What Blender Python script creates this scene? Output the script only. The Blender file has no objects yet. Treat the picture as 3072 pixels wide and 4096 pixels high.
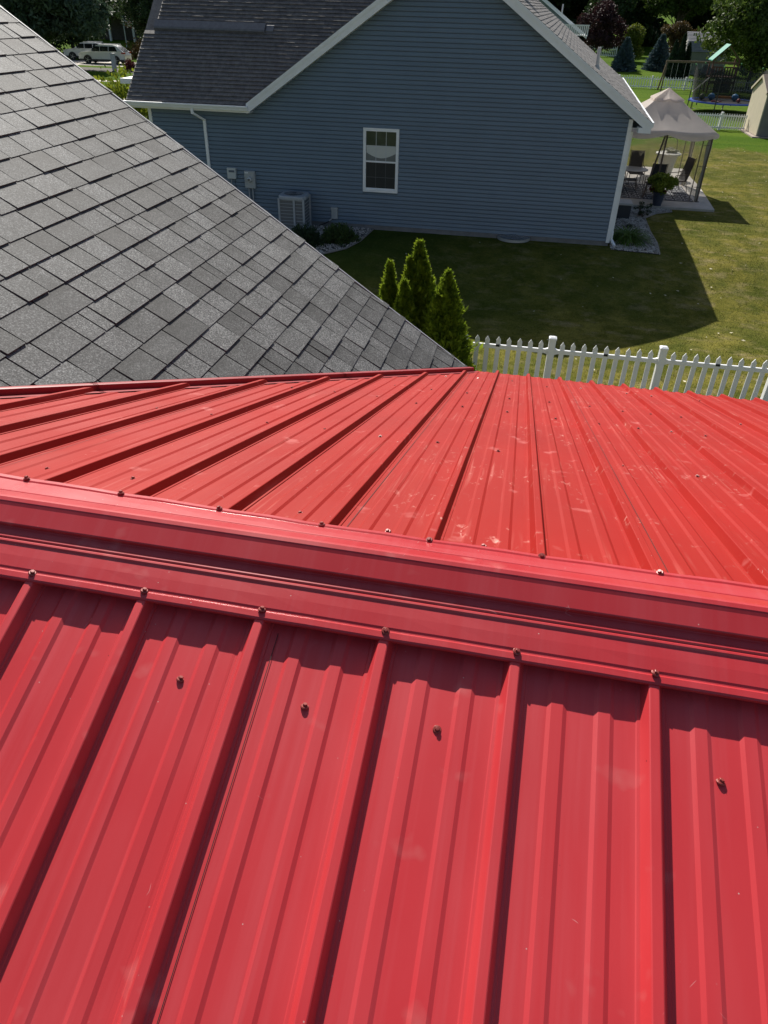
import bpy, bmesh, math, random
import numpy as np
from mathutils import Vector, Matrix
random.seed(7); rng = np.random.default_rng(11)
R = math.radians; sin, cos, tan, pi = math.sin, math.cos, math.tan, math.pi
S = bpy.context.scene
COL = S.collection

# ---------------------------------------------------------------- camera
HC = 5.92
cam = bpy.data.cameras.new('camera'); cam.sensor_fit = 'VERTICAL'; cam.sensor_height = 36.0
cam.lens = 2889.45 / 4096 * 36.0; cam.clip_start = 0.05; cam.clip_end = 900
co = bpy.data.objects.new('camera', cam); COL.objects.link(co); S.camera = co
hd, pt, rl = -R(9.126), R(35.21), R(1.66)
hd = R(9.126)
fwd = Vector((-sin(hd) * cos(pt), cos(hd) * cos(pt), -sin(pt)))
R0 = Vector((cos(hd), sin(hd), 0)); U0 = R0.cross(fwd)
rt = R0 * cos(rl) + U0 * sin(rl); up = U0 * cos(rl) - R0 * sin(rl)
M = Matrix((rt, up, -fwd)).transposed().to_4x4(); M.translation = (0, 0, HC); co.matrix_world = M

# ---------------------------------------------------------------- light
SUNV = Vector((-0.50, 1.13, 1.0)).normalized()
EL = math.asin(SUNV.z); AZ = math.atan2(SUNV.x, SUNV.y)
w = bpy.data.worlds.new('World'); S.world = w; w.use_nodes = True
nt = w.node_tree; bg = nt.nodes['Background']; sky = nt.nodes.new('ShaderNodeTexSky')
sky.sky_type = 'NISHITA'; sky.sun_disc = False; sky.sun_elevation = EL; sky.sun_rotation = AZ
sky.air_density = 1.0; sky.dust_density = 1.5; sky.ozone_density = 1.0
nt.links.new(sky.outputs[0], bg.inputs[0]); bg.inputs[1].default_value = 0.07
sl = bpy.data.lights.new('sun', 'SUN'); sl.energy = 5.0; sl.angle = R(0.5); sl.color = (1.0, 0.95, 0.87)
so = bpy.data.objects.new('sun', sl); COL.objects.link(so)
so.rotation_euler = (-SUNV).to_track_quat('-Z', 'Y').to_euler(); so.location = (0, 0, 30)
S.view_settings.view_transform = 'Standard'; S.view_settings.look = 'None'
S.view_settings.exposure = 0.45; S.view_settings.gamma = 1.0; S.view_settings.use_curve_mapping = False
S.render.engine = 'CYCLES'

# ---------------------------------------------------------------- materials
MATS = {}
def mat(name, col, rough=0.6, metal=0.0, spec=0.5, var=0.0, vscale=5.0, bump=0.0, bscale=60.0, objvar=0.0,
        detail=4.0, col2=None, stretch=None, trans=0.0, alpha=1.0, coat=0.0, emis=None):
    if name in MATS: return MATS[name]
    m = bpy.data.materials.new(name); m.use_nodes = True; MATS[name] = m
    n = m.node_tree.nodes; l = m.node_tree.links; b = n['Principled BSDF']
    b.inputs['Base Color'].default_value = (*col, 1); b.inputs['Roughness'].default_value = rough
    b.inputs['Metallic'].default_value = metal; b.inputs['Specular IOR Level'].default_value = spec
    b.inputs['Coat Weight'].default_value = coat
    tc = n.new('ShaderNodeTexCoord'); src = tc.outputs['Object']
    if stretch:
        mp = n.new('ShaderNodeMapping'); mp.inputs['Scale'].default_value = stretch
        l.new(src, mp.inputs[0]); src = mp.outputs[0]
    c = None
    if var or col2:
        nz = n.new('ShaderNodeTexNoise'); nz.inputs['Scale'].default_value = vscale; nz.inputs['Detail'].default_value = detail
        nz.inputs['Roughness'].default_value = 0.65
        l.new(src, nz.inputs[0])
        rp = n.new('ShaderNodeValToRGB'); rp.color_ramp.elements[0].position = 0.34; rp.color_ramp.elements[1].position = 0.66
        if col2 is None:
            c0 = [x * (1 - var) for x in col]; c1 = [min(1, x * (1 + var)) for x in col]
        else: c0, c1 = col, col2
        rp.color_ramp.elements[0].color = (*c0, 1); rp.color_ramp.elements[1].color = (*c1, 1)
        l.new(nz.outputs[0], rp.inputs[0]); c = rp.outputs[0]
    if objvar:
        oi = n.new('ShaderNodeObjectInfo'); mr = n.new('ShaderNodeMapRange')
        mr.inputs['To Min'].default_value = 1 - objvar; mr.inputs['To Max'].default_value = 1 + objvar
        l.new(oi.outputs['Random'], mr.inputs[0]); hv = n.new('ShaderNodeHueSaturation')
        l.new(mr.outputs[0], hv.inputs['Value'])
        if c: l.new(c, hv.inputs['Color'])
        else: hv.inputs['Color'].default_value = (*col, 1)
        c = hv.outputs[0]
    if c: l.new(c, b.inputs['Base Color'])
    if bump:
        bz = n.new('ShaderNodeTexNoise'); bz.inputs['Scale'].default_value = bscale; bz.inputs['Detail'].default_value = 3
        l.new(src, bz.inputs[0]); bp = n.new('ShaderNodeBump'); bp.inputs['Strength'].default_value = bump
        bp.inputs['Distance'].default_value = 0.01
        l.new(bz.outputs[0], bp.inputs['Height']); l.new(bp.outputs[0], b.inputs['Normal'])
    if trans or alpha < 1:
        out = n['Material Output']
        mx = n.new('ShaderNodeMixShader'); l.new(b.outputs[0], mx.inputs[1])
        if trans:
            t = n.new('ShaderNodeBsdfTranslucent'); mx.inputs[0].default_value = trans
            if c: l.new(c, t.inputs[0])
            else: t.inputs[0].default_value = (*col, 1)
        else:
            t = n.new('ShaderNodeBsdfTransparent'); mx.inputs[0].default_value = 1 - alpha
        l.new(t.outputs[0], mx.inputs[2]); l.new(mx.outputs[0], out.inputs[0])
    return m

# red painted steel: chalky fade, scuffs, dust
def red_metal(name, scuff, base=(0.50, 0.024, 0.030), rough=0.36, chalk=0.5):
    m = bpy.data.materials.new(name); m.use_nodes = True; n = m.node_tree.nodes; l = m.node_tree.links; b = n['Principled BSDF']
    tc = n.new('ShaderNodeTexCoord')
    def noise(sc, det=4, st=None, dist=0.0):
        s = tc.outputs['Object']
        if st:
            mp = n.new('ShaderNodeMapping'); mp.inputs['Scale'].default_value = st; l.new(s, mp.inputs[0]); s = mp.outputs[0]
        z = n.new('ShaderNodeTexNoise'); z.inputs['Scale'].default_value = sc; z.inputs['Detail'].default_value = det
        z.inputs['Distortion'].default_value = dist; l.new(s, z.inputs[0]); return z.outputs[0]
    def ramp(v, a, c, ca=0.0, cb=1.0):
        r = n.new('ShaderNodeMapRange'); r.inputs['From Min'].default_value = a; r.inputs['From Max'].default_value = c
        r.inputs['To Min'].default_value = ca; r.inputs['To Max'].default_value = cb; l.new(v, r.inputs[0]); return r.outputs[0]
    def mix(f, a, bb, kind='MIX'):
        x = n.new('ShaderNodeMixRGB'); x.blend_type = kind
        for i, v in ((0, f), (1, a), (2, bb)):
            if isinstance(v, (int, float)): x.inputs[i].default_value = v
            elif isinstance(v, tuple): x.inputs[i].default_value = (*v, 1)
            else: l.new(v, x.inputs[i])
        return x.outputs[0]
    def mul(a, bb):
        x = n.new('ShaderNodeMath'); x.operation = 'MULTIPLY'
        for i, v in ((0, a), (1, bb)):
            if isinstance(v, (int, float)): x.inputs[i].default_value = v
            else: l.new(v, x.inputs[i])
        return x.outputs[0]
    big = ramp(noise(1.6, 3), .35, .65)
    c = mix(big, tuple(x * .93 for x in base), tuple(x * 1.06 for x in base))
    fade = (base[0] * 1.08, base[1] * 2.2, base[2] * 2.1)
    c = mix(mul(ramp(noise(5, 5, (3, .5, 1)), .42, .7), chalk), c, fade)
    c = mix(mul(ramp(noise(2.2, 5, (22, .45, 1), .2), .50, .74), .22), c, (min(1, base[0] * 1.15), base[1] * 3.4, base[2] * 3.2))
    c = mix(mul(ramp(noise(9, 3), .66, .74), .30), c, (.66, .24, .22))
    # fine dust specks
    sp = n.new('ShaderNodeTexVoronoi'); sp.inputs['Scale'].default_value = 36; l.new(tc.outputs['Object'], sp.inputs[0])
    spot = ramp(sp.outputs['Distance'], .05, .025); rare = ramp(noise(14, 1), .48, .56)
    c = mix(mul(mul(spot, rare), .8), c, (.62, .42, .38))
    sp2 = n.new('ShaderNodeTexVoronoi'); sp2.inputs['Scale'].default_value = 23; l.new(tc.outputs['Object'], sp2.inputs[0])
    c = mix(mul(mul(ramp(sp2.outputs['Distance'], .034, .02), ramp(noise(9, 1), .6, .64)), .8), c, (.05, .01, .01))
    if scuff:
        # foot scuffs: short arcs in worn patches
        a = ramp(noise(34, 5, (1.5, .55, 1), .9), .60, .74); bnd = ramp(noise(70, 2), .35, .6)
        zone = ramp(noise(3.4, 3), .46, .62)
        sx = n.new('ShaderNodeSeparateXYZ'); l.new(tc.outputs['Object'], sx.inputs[0])
        zx = mul(ramp(sx.outputs[0], -.75, -.15), ramp(sx.outputs[0], 1.4, .7))
        c = mix(mul(mul(mul(a, bnd), mul(zone, zx)), scuff), c, (.70, .36, .30))
        st = ramp(noise(3.5, 4, (26, .6, 1), .3), .58, .75)
        c = mix(mul(mul(st, ramp(noise(1.7, 3), .45, .62)), .30), c, (.66, .27, .22))
    # thin scratches
    wv = n.new('ShaderNodeTexVoronoi'); wv.feature = 'DISTANCE_TO_EDGE'; wv.inputs['Scale'].default_value = 3.1
    l.new(mix(.08, tc.outputs['Object'], noise(7, 3)), wv.inputs[0])
    c = mix(mul(mul(ramp(wv.outputs['Distance'], .0016, .0006), ramp(noise(23, 1), .66, .70)), .4), c, (.75, .45, .42))
    l.new(c, b.inputs['Base Color'])
    l.new(ramp(noise(3, 4), .3, .7, rough - .05, rough + .09), b.inputs['Roughness'])
    b.inputs['Specular IOR Level'].default_value = .16 if scuff else .48
    bp = n.new('ShaderNodeBump'); bp.inputs['Strength'].default_value = .16; bp.inputs['Distance'].default_value = .004
    l.new(noise(5, 2, (1, .35, 1)), bp.inputs['Height']); l.new(bp.outputs[0], b.inputs['Normal'])
    MATS[name] = m; return m
RED_N = red_metal('red_painted_steel', 0.0, base=(.58, .038, .044), rough=.40, chalk=.35)  # near slope: base red lightened to offset its grazing sunlight
RED_C = red_metal('red_painted_trim', 0.0, base=(.46, .030, .036), rough=.30, chalk=.3)
RED_F = red_metal('red_steel_scuffed_light_balanced', 0.8, base=(.33, .010, .006), rough=.62, chalk=.14)  # far slope: foot scuffs, plus base red darkened to offset its stronger sunlight

# granulated shingle
def shingle_mat(name, lo, hi, grain, objvar, spark=2.3, banddark=.66):
    m = bpy.data.materials.new(name); m.use_nodes = True; n = m.node_tree.nodes; l = m.node_tree.links; b = n['Principled BSDF']
    tc = n.new('ShaderNodeTexCoord'); ge = n.new('ShaderNodeNewGeometry')
    v = n.new('ShaderNodeTexVoronoi'); v.inputs['Scale'].default_value = grain; l.new(ge.outputs['Position'], v.inputs[0])
    bw = n.new('ShaderNodeRGBToBW'); l.new(v.outputs['Color'], bw.inputs[0])
    r = n.new('ShaderNodeValToRGB'); e = r.color_ramp.elements
    e[0].position = .2; e[0].color = (*lo, 1); e[1].position = .93; e[1].color = (*[min(1, x * spark) for x in hi], 1)
    k = e.new(.68); k.color = (*hi, 1); l.new(bw.outputs[0], r.inputs[0])
    nz = n.new('ShaderNodeTexNoise'); nz.inputs['Scale'].default_value = 7; nz.inputs['Detail'].default_value = 5; l.new(ge.outputs['Position'], nz.inputs[0])
    mr = n.new('ShaderNodeMapRange'); mr.inputs['From Min'].default_value = .3; mr.inputs['From Max'].default_value = .7
    mr.inputs['To Min'].default_value = .74; mr.inputs['To Max'].default_value = 1.24; l.new(nz.outputs[0], mr.inputs[0])
    oi = n.new('ShaderNodeObjectInfo'); m2 = n.new('ShaderNodeMapRange'); m2.inputs['To Min'].default_value = 1 - objvar; m2.inputs['To Max'].default_value = 1 + objvar
    l.new(oi.outputs['Random'], m2.inputs[0])
    mm = n.new('ShaderNodeMath'); mm.operation = 'MULTIPLY'; l.new(mr.outputs[0], mm.inputs[0]); l.new(m2.outputs[0], mm.inputs[1])
    va = n.new('ShaderNodeAttribute'); va.attribute_name = 'tone'
    m3 = n.new('ShaderNodeMath'); m3.operation = 'ADD'; l.new(va.outputs['Fac'], m3.inputs[0]); m3.inputs[1].default_value = 1
    m4 = n.new('ShaderNodeMath'); m4.operation = 'MULTIPLY'; l.new(mm.outputs[0], m4.inputs[0]); l.new(m3.outputs[0], m4.inputs[1])
    # printed shadow band across the upper part of each tab (darker granules), ragged edge
    ba = n.new('ShaderNodeAttribute'); ba.attribute_name = 'band'
    n2 = n.new('ShaderNodeTexNoise'); n2.inputs['Scale'].default_value = 30; n2.inputs['Detail'].default_value = 3; l.new(ge.outputs['Position'], n2.inputs[0])
    ad = n.new('ShaderNodeMath'); ad.operation = 'MULTIPLY_ADD'; l.new(n2.outputs[0], ad.inputs[0]); ad.inputs[1].default_value = .5; l.new(ba.outputs['Fac'], ad.inputs[2])
    ra = n.new('ShaderNodeMath'); ra.operation = 'MULTIPLY_ADD'; l.new(oi.outputs['Random'], ra.inputs[0]); ra.inputs[1].default_value = .55; l.new(ad.outputs[0], ra.inputs[2])
    bm_ = n.new('ShaderNodeMapRange'); bm_.inputs['From Min'].default_value = .62; bm_.inputs['From Max'].default_value = .80; bm_.inputs['To Min'].default_value = banddark; bm_.inputs['To Max'].default_value = 1.0
    l.new(ra.outputs[0], bm_.inputs[0])
    m5 = n.new('ShaderNodeMath'); m5.operation = 'MULTIPLY'; l.new(m4.outputs[0], m5.inputs[0]); l.new(bm_.outputs[0], m5.inputs[1]); m4 = m5
    hv = n.new('ShaderNodeHueSaturation'); l.new(r.outputs[0], hv.inputs['Color']); l.new(m4.outputs[0], hv.inputs['Value'])
    l.new(hv.outputs[0], b.inputs['Base Color']); b.inputs['Roughness'].default_value = .72; b.inputs['Specular IOR Level'].default_value = .4
    bp = n.new('ShaderNodeBump'); bp.inputs['Strength'].default_value = .55; bp.inputs['Distance'].default_value = .002
    l.new(bw.outputs[0], bp.inputs['Height']); l.new(bp.outputs[0], b.inputs['Normal'])
    MATS[name] = m; return m
SH_N = shingle_mat('grey_granule_shingle', (.030, .031, .032), (.100, .102, .100), 210, .36, 2.3)
SH_H = shingle_mat('dark_granule_shingle', (.118, .108, .100), (.145, .134, .125), 40, .10, 1.2, 1.0)

WHITE = mat('white_vinyl', (.80, .81, .82), .38, var=.03, vscale=3)
TRIM = mat('white_aluminium_trim', (.78, .80, .82), .42, var=.04, vscale=2)
SIDING = mat('blue_grey_vinyl_siding', (.115, .170, .232), .45, var=.05, vscale=1.2, objvar=.035, bump=.12, bscale=9, stretch=(1, 1, 1))
CONC = mat('concrete', (.40, .37, .33), .85, var=.14, vscale=2.5, bump=.2, bscale=40)
FOUND = mat('grey_foundation', (.17, .17, .175), .85, var=.15, vscale=4, bump=.2, bscale=30)
DRIVE = mat('pale_driveway_concrete', (.50, .45, .38), .85, var=.1, vscale=1)
GREYM = mat('grey_painted_metal', (.30, .32, .34), .45, var=.06, vscale=6)
BLACK = mat('black_gap', (.012, .012, .012), .8)
DKFAB = mat('dark_mesh_fabric', (.030, .028, .027), .75, var=.25, vscale=12)
BRONZE = mat('dark_bronze_metal', (.075, .055, .045), .45)
BARK = mat('bark', (.10, .075, .055), .9, var=.35, vscale=9, bump=.6, bscale=18)
SCREWM = mat('screw_steel', (.26, .045, .038), .38, metal=.1, var=.2, vscale=120)
RUBBER = mat('screw_washer', (.10, .03, .028), .5, var=.3, vscale=60)

# ---------------------------------------------------------------- helpers
def link(o, parent=None):
    COL.objects.link(o)
    if parent: o.parent = parent
    return o
def mk(name, V, F, m, parent=None, smooth=False):
    me = bpy.data.meshes.new(name); me.from_pydata([tuple(v) for v in V], [], F)
    if m: me.materials.append(m)
    if smooth: me.polygons.foreach_set('use_smooth', [True] * len(me.polygons))
    me.update(); return link(bpy.data.objects.new(name, me), parent)
def tag(o, label=None, cat=None, group=None, kind=None):
    if label: o['label'] = label
    if cat: o['category'] = cat
    if group: o['group'] = group
    if kind: o['kind'] = kind
    return o
def thing(name, label, cat, loc=(0, 0, 0), rz=0, group=None):
    o = bpy.data.objects.new(name, None); o.empty_display_size = .3; link(o); o.location = loc; o.rotation_euler = (0, 0, rz)
    return tag(o, label, cat, group)
def copy_tree(o, parent=None):
    c = o.copy(); COL.objects.link(c); c.parent = parent
    for ch in list(o.children): copy_tree(ch, c)
    return c
class MB:
    def __init__(s): s.V = []; s.F = []
    def add(s, V, F):
        k = len(s.V); s.V += [tuple(v) for v in V]; s.F += [tuple(i + k for i in f) for f in F]; return s
    def box(s, x0, x1, y0, y1, z0, z1):
        return s.add([(x0, y0, z0), (x1, y0, z0), (x1, y1, z0), (x0, y1, z0), (x0, y0, z1), (x1, y0, z1), (x1, y1, z1), (x0, y1, z1)],
              [(0, 3, 2, 1), (4, 5, 6, 7), (0, 1, 5, 4), (1, 2, 6, 5), (2, 3, 7, 6), (3, 0, 4, 7)])
    def bar(s, a, b, wx, wy=None, n=4, upv=(0, 0, 1), taper=1.0):
        a = Vector(a); b = Vector(b); wy = wy or wx; d = (b - a).normalized()
        u = Vector(upv)
        if abs(d.dot(u)) > .98: u = Vector((0, 1, 0))
        p = d.cross(u).normalized(); q = p.cross(d).normalized(); V = []
        for c, k in ((a, 1.0), (b, taper)):
            for i in range(n):
                t = 2 * pi * (i + .5) / n; r = 1 / cos(pi / n) if n == 4 else 1
                V.append(c + p * cos(t) * wx * .5 * r * k + q * sin(t) * wy * .5 * r * k)
        F = [tuple(range(n - 1, -1, -1)), tuple(range(n, 2 * n))] + [(i, (i + 1) % n, n + (i + 1) % n, n + i) for i in range(n)]
        return s.add(V, F)
    def tube(s, P, r, n=6):
        for a, b in zip(P[:-1], P[1:]): s.bar(a, b, 2 * r, n=n)
        return s
    def prism(s, poly, y0, y1, ax='y'):   # polygon in (x,z) extruded along y (or in (y,z) along x, (x,y) along z)
        f = {'y': lambda a, b, t: (a, t, b), 'x': lambda a, b, t: (t, a, b), 'z': lambda a, b, t: (a, b, t)}[ax]
        n = len(poly); V = [f(a, b, y0) for a, b in poly] + [f(a, b, y1) for a, b in poly]
        return s.add(V, [tuple(range(n)), tuple(range(2 * n - 1, n - 1, -1))] + [(i, n + i, n + (i + 1) % n, (i + 1) % n) for i in range(n)])
    def lathe(s, prof, c=(0, 0, 0), n=20):
        V = []; F = []
        for r, z in prof:
            for i in range(n): t = 2 * pi * i / n; V.append((c[0] + r * cos(t), c[1] + r * sin(t), c[2] + z))
        for j in range(len(prof) - 1):
            for i in range(n): F.append((j * n + i, j * n + (i + 1) % n, (j + 1) * n + (i + 1) % n, (j + 1) * n + i))
        F.append(tuple(range(n - 1, -1, -1))); F.append(tuple((len(prof) - 1) * n + i for i in range(n)))
        return s.add(V, F)
    def build(s, name, m, parent=None, smooth=False, bevel=0):
        o = mk(name, s.V, s.F, m, parent, smooth)
        if bevel:
            bm = bmesh.new(); bm.from_mesh(o.data); bmesh.ops.recalc_face_normals(bm, faces=bm.faces)
            bmesh.ops.bevel(bm, geom=list(bm.edges), offset=bevel, segments=1, affect='EDGES', clamp_overlap=True); bm.to_mesh(o.data); bm.free()
        return o
def clip(poly, a, b, c):   # keep a*x+b*y<=c
    out = []
    for i in range(len(poly)):
        p, q = poly[i - 1], poly[i]; dp = a * p[0] + b * p[1] - c; dq = a * q[0] + b * q[1] - c
        if (dp > 0) != (dq > 0):
            t = dp / (dp - dq); out.append((p[0] + t * (q[0] - p[0]), p[1] + t * (q[1] - p[1])))
        if dq <= 0: out.append(q)
    return out
def area(p): return abs(sum(p[i - 1][0] * p[i][1] - p[i][0] * p[i - 1][1] for i in range(len(p)))) / 2

# ================================================================= GROUND
def gz(x, y):
    if y > 92: return (y - 92) * .028 + .00002 * (y - 92) ** 2
    if 13.5 < y < 23.0 and x > -4.2:      # shallow lawn dip, shaped so the blue house's shadow lands further out
        f = min(1.0, (x + 4.2) / 3.5); f = f * f * (3 - 2 * f)
        t = (y - 13.5) / 9.5; return -.46 * f * sin(pi * t) ** 1.3
    return 0.0
def smooth_noise(name): pass
def lawn_mat():
    m = bpy.data.materials.new('lawn'); m.use_nodes = True; n = m.node_tree.nodes; l = m.node_tree.links; b = n['Principled BSDF']
    ge = n.new('ShaderNodeNewGeometry'); P = ge.outputs['Position']
    def noise(sc, det=5, st=None):
        s = P
        if st:
            mp = n.new('ShaderNodeMapping'); mp.inputs['Scale'].default_value = st; l.new(s, mp.inputs[0]); s = mp.outputs[0]
        z = n.new('ShaderNodeTexNoise'); z.inputs['Scale'].default_value = sc; z.inputs['Detail'].default_value = det; z.inputs['Roughness'].default_value = .62
        l.new(s, z.inputs[0]); return z.outputs[0]
    def rng_(v, a, c, ca=0., cb=1.):
        r = n.new('ShaderNodeMapRange'); r.inputs['From Min'].default_value = a; r.inputs['From Max'].default_value = c
        r.inputs['To Min'].default_value = ca; r.inputs['To Max'].default_value = cb; l.new(v, r.inputs[0]); return r.outputs[0]
    def mix(f, a, bb):
        x = n.new('ShaderNodeMixRGB')
        for i, v in ((0, f), (1, a), (2, bb)):
            if isinstance(v, (int, float)): x.inputs[i].default_value = v
            elif isinstance(v, tuple): x.inputs[i].default_value = (*v, 1)
            else: l.new(v, x.inputs[i])
        return x.outputs[0]
    def mth(op, a, bb):
        x = n.new('ShaderNodeMath'); x.operation = op; x.use_clamp = True
        for i, v in ((0, a), (1, bb)):
            if isinstance(v, (int, float)): x.inputs[i].default_value = v
            else: l.new(v, x.inputs[i])
        return x.outputs[0]
    sx = n.new('ShaderNodeSeparateXYZ'); l.new(P, sx.inputs[0])
    green = mix(rng_(noise(.8, 6), .35, .65), (.038, .066, .009), (.064, .092, .014))
    olive = mix(rng_(noise(1.3, 6), .35, .65), (.110, .112, .014), (.27, .23, .050))
    dry = rng_(noise(.45, 7, (1, .7, 1)), .44, .58)
    x1 = rng_(sx.outputs[0], -4.5, 2.5); nearY = rng_(sx.outputs[1], 21.5, 14.0)
    dx = mth('ADD', x1, mth('MULTIPLY', nearY, .75))
    nearfac = mth('MULTIPLY', dx, mth('ADD', mth('MULTIPLY', dry, .5), .5))
    far = rng_(mth('ADD', mth('MULTIPLY', rng_(sx.outputs[1], 40, 50), .8), mth('MULTIPLY', dry, .2)), .40, .60)
    c = mix(nearfac, green, olive)
    tan_ = rng_(noise(1.7, 9, (.9, 1.2, 1)), .52, .66)
    c = mix(mth('MULTIPLY', mth('MULTIPLY', tan_, nearfac), .75), c, (.34, .27, .14))
    lush = mix(rng_(noise(.25, 4, (.15, 1, 1)), .38, .62), (.062, .135, .006), (.110, .185, .014))
    c = mix(far, c, lush)
    c = mix(rng_(noise(30, 3), .36, .70, 0, .55), c, (.030, .038, .009))
    c = mix(rng_(noise(6, 6), .48, .70, 0, .50), c, (.032, .046, .009))
    c = mix(rng_(noise(11, 5), .58, .74, 0, .40), c, (.26, .24, .10))
    l.new(c, b.inputs['Base Color']); b.inputs['Roughness'].default_value = .95; b.inputs['Specular IOR Level'].default_value = .03
    bp = n.new('ShaderNodeBump'); bp.inputs['Strength'].default_value = .8; bp.inputs['Distance'].default_value = .05
    l.new(noise(26, 4), bp.inputs['Height']); l.new(bp.outputs[0], b.inputs['Normal'])
    return m
LAWN = lawn_mat()
ys = [-60, -20, 0, 10] + [13.0 + .5 * i for i in range(22)] + [28, 40, 60, 80, 92] + [92 + 6 * i for i in range(1, 20)] + [260, 340, 480]
xs = [-220, -120, -60, -20, -10] + [-5 + .5 * i for i in range(12)] + [4, 8, 14, 20, 60, 120, 220]
V = [(x, y, gz(x, y)) for y in ys for x in xs]; nx = len(xs)
F = [(j * nx + i, j * nx + i + 1, (j + 1) * nx + i + 1, (j + 1) * nx + i) for j in range(len(ys) - 1) for i in range(nx - 1)]
tag(mk('ground', V, F, LAWN), kind='structure')

# grass blades on the near lawn
def blades(n, x0, x1, y0, y1, h0, h1, name, m, keep=None):
    x = rng.uniform(x0, x1, n); y = rng.uniform(y0, y1, n)
    if keep is not None: k = keep(x, y); x = x[k]; y = y[k]; n = len(x)
    a = rng.uniform(0, 2 * pi, n); h = rng.uniform(h0, h1, n); wd = h * rng.uniform(.12, .22, n)
    ln = rng.uniform(.3, 1.1, n) * h; la = rng.uniform(0, 2 * pi, n)
    V = np.zeros((n, 3, 3)); V[:, 0, 0] = x - np.cos(a) * wd; V[:, 0, 1] = y - np.sin(a) * wd
    V[:, 1, 0] = x + np.cos(a) * wd; V[:, 1, 1] = y + np.sin(a) * wd
    V[:, 2, 0] = x + np.cos(la) * ln; V[:, 2, 1] = y + np.sin(la) * ln; V[:, 2, 2] = h
    V[:, :2, 2] = -.003
    V[:, :, 2] += np.array([gz(a_, b_) for a_, b_ in zip(x, y)])[:, None]
    return fast(name, V.reshape(-1, 3), 3, m)
def fast(name, V, k, m, parent=None):
    me = bpy.data.meshes.new(name); nv = len(V); nf = nv // k
    me.vertices.add(nv); me.vertices.foreach_set('co', np.ascontiguousarray(V, dtype=np.float32).ravel())
    me.loops.add(nv); me.loops.foreach_set('vertex_index', np.arange(nv, dtype=np.int32))
    me.polygons.add(nf); me.polygons.foreach_set('loop_start', np.arange(0, nv, k, dtype=np.int32))
    me.polygons.foreach_set('loop_total', np.full(nf, k, dtype=np.int32))
    me.materials.append(m); me.update(calc_edges=True)
    return link(bpy.data.objects.new(name, me), parent)
def onlawn(x, y):
    k = np.ones(len(x), bool)
    k &= ~((x < 2.95) & (x > -11.6) & (y > 23.1)); k &= ~((x < -4.35) & (y > 19.6) & (x < -4.35 - 0 * y) & (y > 20.3 - .9 * (x + 5.2)))
    k &= ~((x > 2.9) & (x < 7.2) & (y > 29.1)); k &= ~((x > 2.9) & (x < 4.45) & (y > 22.9) & (y < 27.8)); k &= ~((x > 2.9) & (x < 5.5) & (y > 27.7) & (y < 29.2))
    return k
tag(blades(330000, -6.5, 15, 11.5, 50, .014, .036, 'lawn_grass', LAWN, lambda x, y: onlawn(x, y) & (rng.uniform(0, 1, len(x)) < np.clip((50 - y) / 26, 0, 1))),
    'short patchy grass of the lawn between the picket fence and the blue house', 'grass', kind='stuff')
LITTER = mat('pale_fallen_leaf', (.55, .50, .33), .8, var=.3, vscale=30)
n = 420; x = rng.uniform(-3, 12, n); y = rng.uniform(13, 45, n); kk = onlawn(x, y) & (x > 1.5 + rng.normal(0, 3, n)); x = x[kk]; y = y[kk]; n = len(x)
a = rng.uniform(0, 6.28, n); s_ = rng.uniform(.02, .055, n); V = np.zeros((n, 4, 3))
for i in range(4):
    rr = s_ * (1 if i % 2 == 0 else .55); V[:, i, 0] = x + np.cos(a + i * pi / 2) * rr; V[:, i, 1] = y + np.sin(a + i * pi / 2) * rr; V[:, i, 2] = rng.uniform(.03, .05, n) + np.array([gz(a_, b_) for a_, b_ in zip(x, y)])
tag(fast('fallen_leaves', V.reshape(-1, 3), 4, LITTER), 'pale fallen leaves scattered over the sunny side of the lawn', 'leaves', kind='stuff')

# ================================================================= OWN HOUSE (red metal roof + grey shingle roof)
ROT = -(0.1862 - 0.1593)
S1, S2 = 0.3462, 0.3254
APZ = HC - 0.8582; APY = 1.0381
house = thing('house', 'near house with red ribbed metal porch roof and grey shingle roof in the foreground', 'house', (0, 0, 0), ROT)
c1, s1_, c2, s2_ = cos(S1), sin(S1), cos(S2), sin(S2)
def PN(x, t, h=0):  # near slope, t metres down slope, h above the rib-top plane
    return (x, APY - t * c1 - h * s1_, APZ - t * s1_ + h * c1)
def PF(x, t, h=0):
    return (x, APY + t * c2 + h * s2_, APZ - t * s2_ + h * c2)
T2 = tan(S2)
AX, AY = -0.364, 5.02; AZZ = APZ - T2 * (AY - APY)
SL = .6075; TH = math.atan(SL)
def shz(x): return AZZ - SL * (x - AX)
def yv(x): return APY + (APZ - shz(x)) / T2          # valley line on the far slope
def yv_near(x): return APY - (APZ - shz(x)) / tan(S1)
LF = 4.297
RH = .0225
def rib_profile(x0, nrib, seam):
    pts = []
    for i in range(nrib):
        c = x0 + i * .2286
        a0 = [(-.034, 0), (-.0255, .0), (-.0235, .0020), (-.0185, .0024), (-.0088, RH - .0010), (-.0068, RH), (.0068, RH), (.0085, RH - .0010), (.0165, .0026), (.0215, .0022), (.0225, .0), (.034, 0)]
        if i == 0 and seam: a0 = a0[:]
        pts += [(c + a, h) for a, h in a0]
        if i < nrib - 1:
            for m_ in (.0762, .1524):
                pts += [(c + m_ + a, h) for a, h in ((-.0165, 0), (-.0095, .0038), (.0095, .0038), (.0165, 0))]
    return pts
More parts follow.
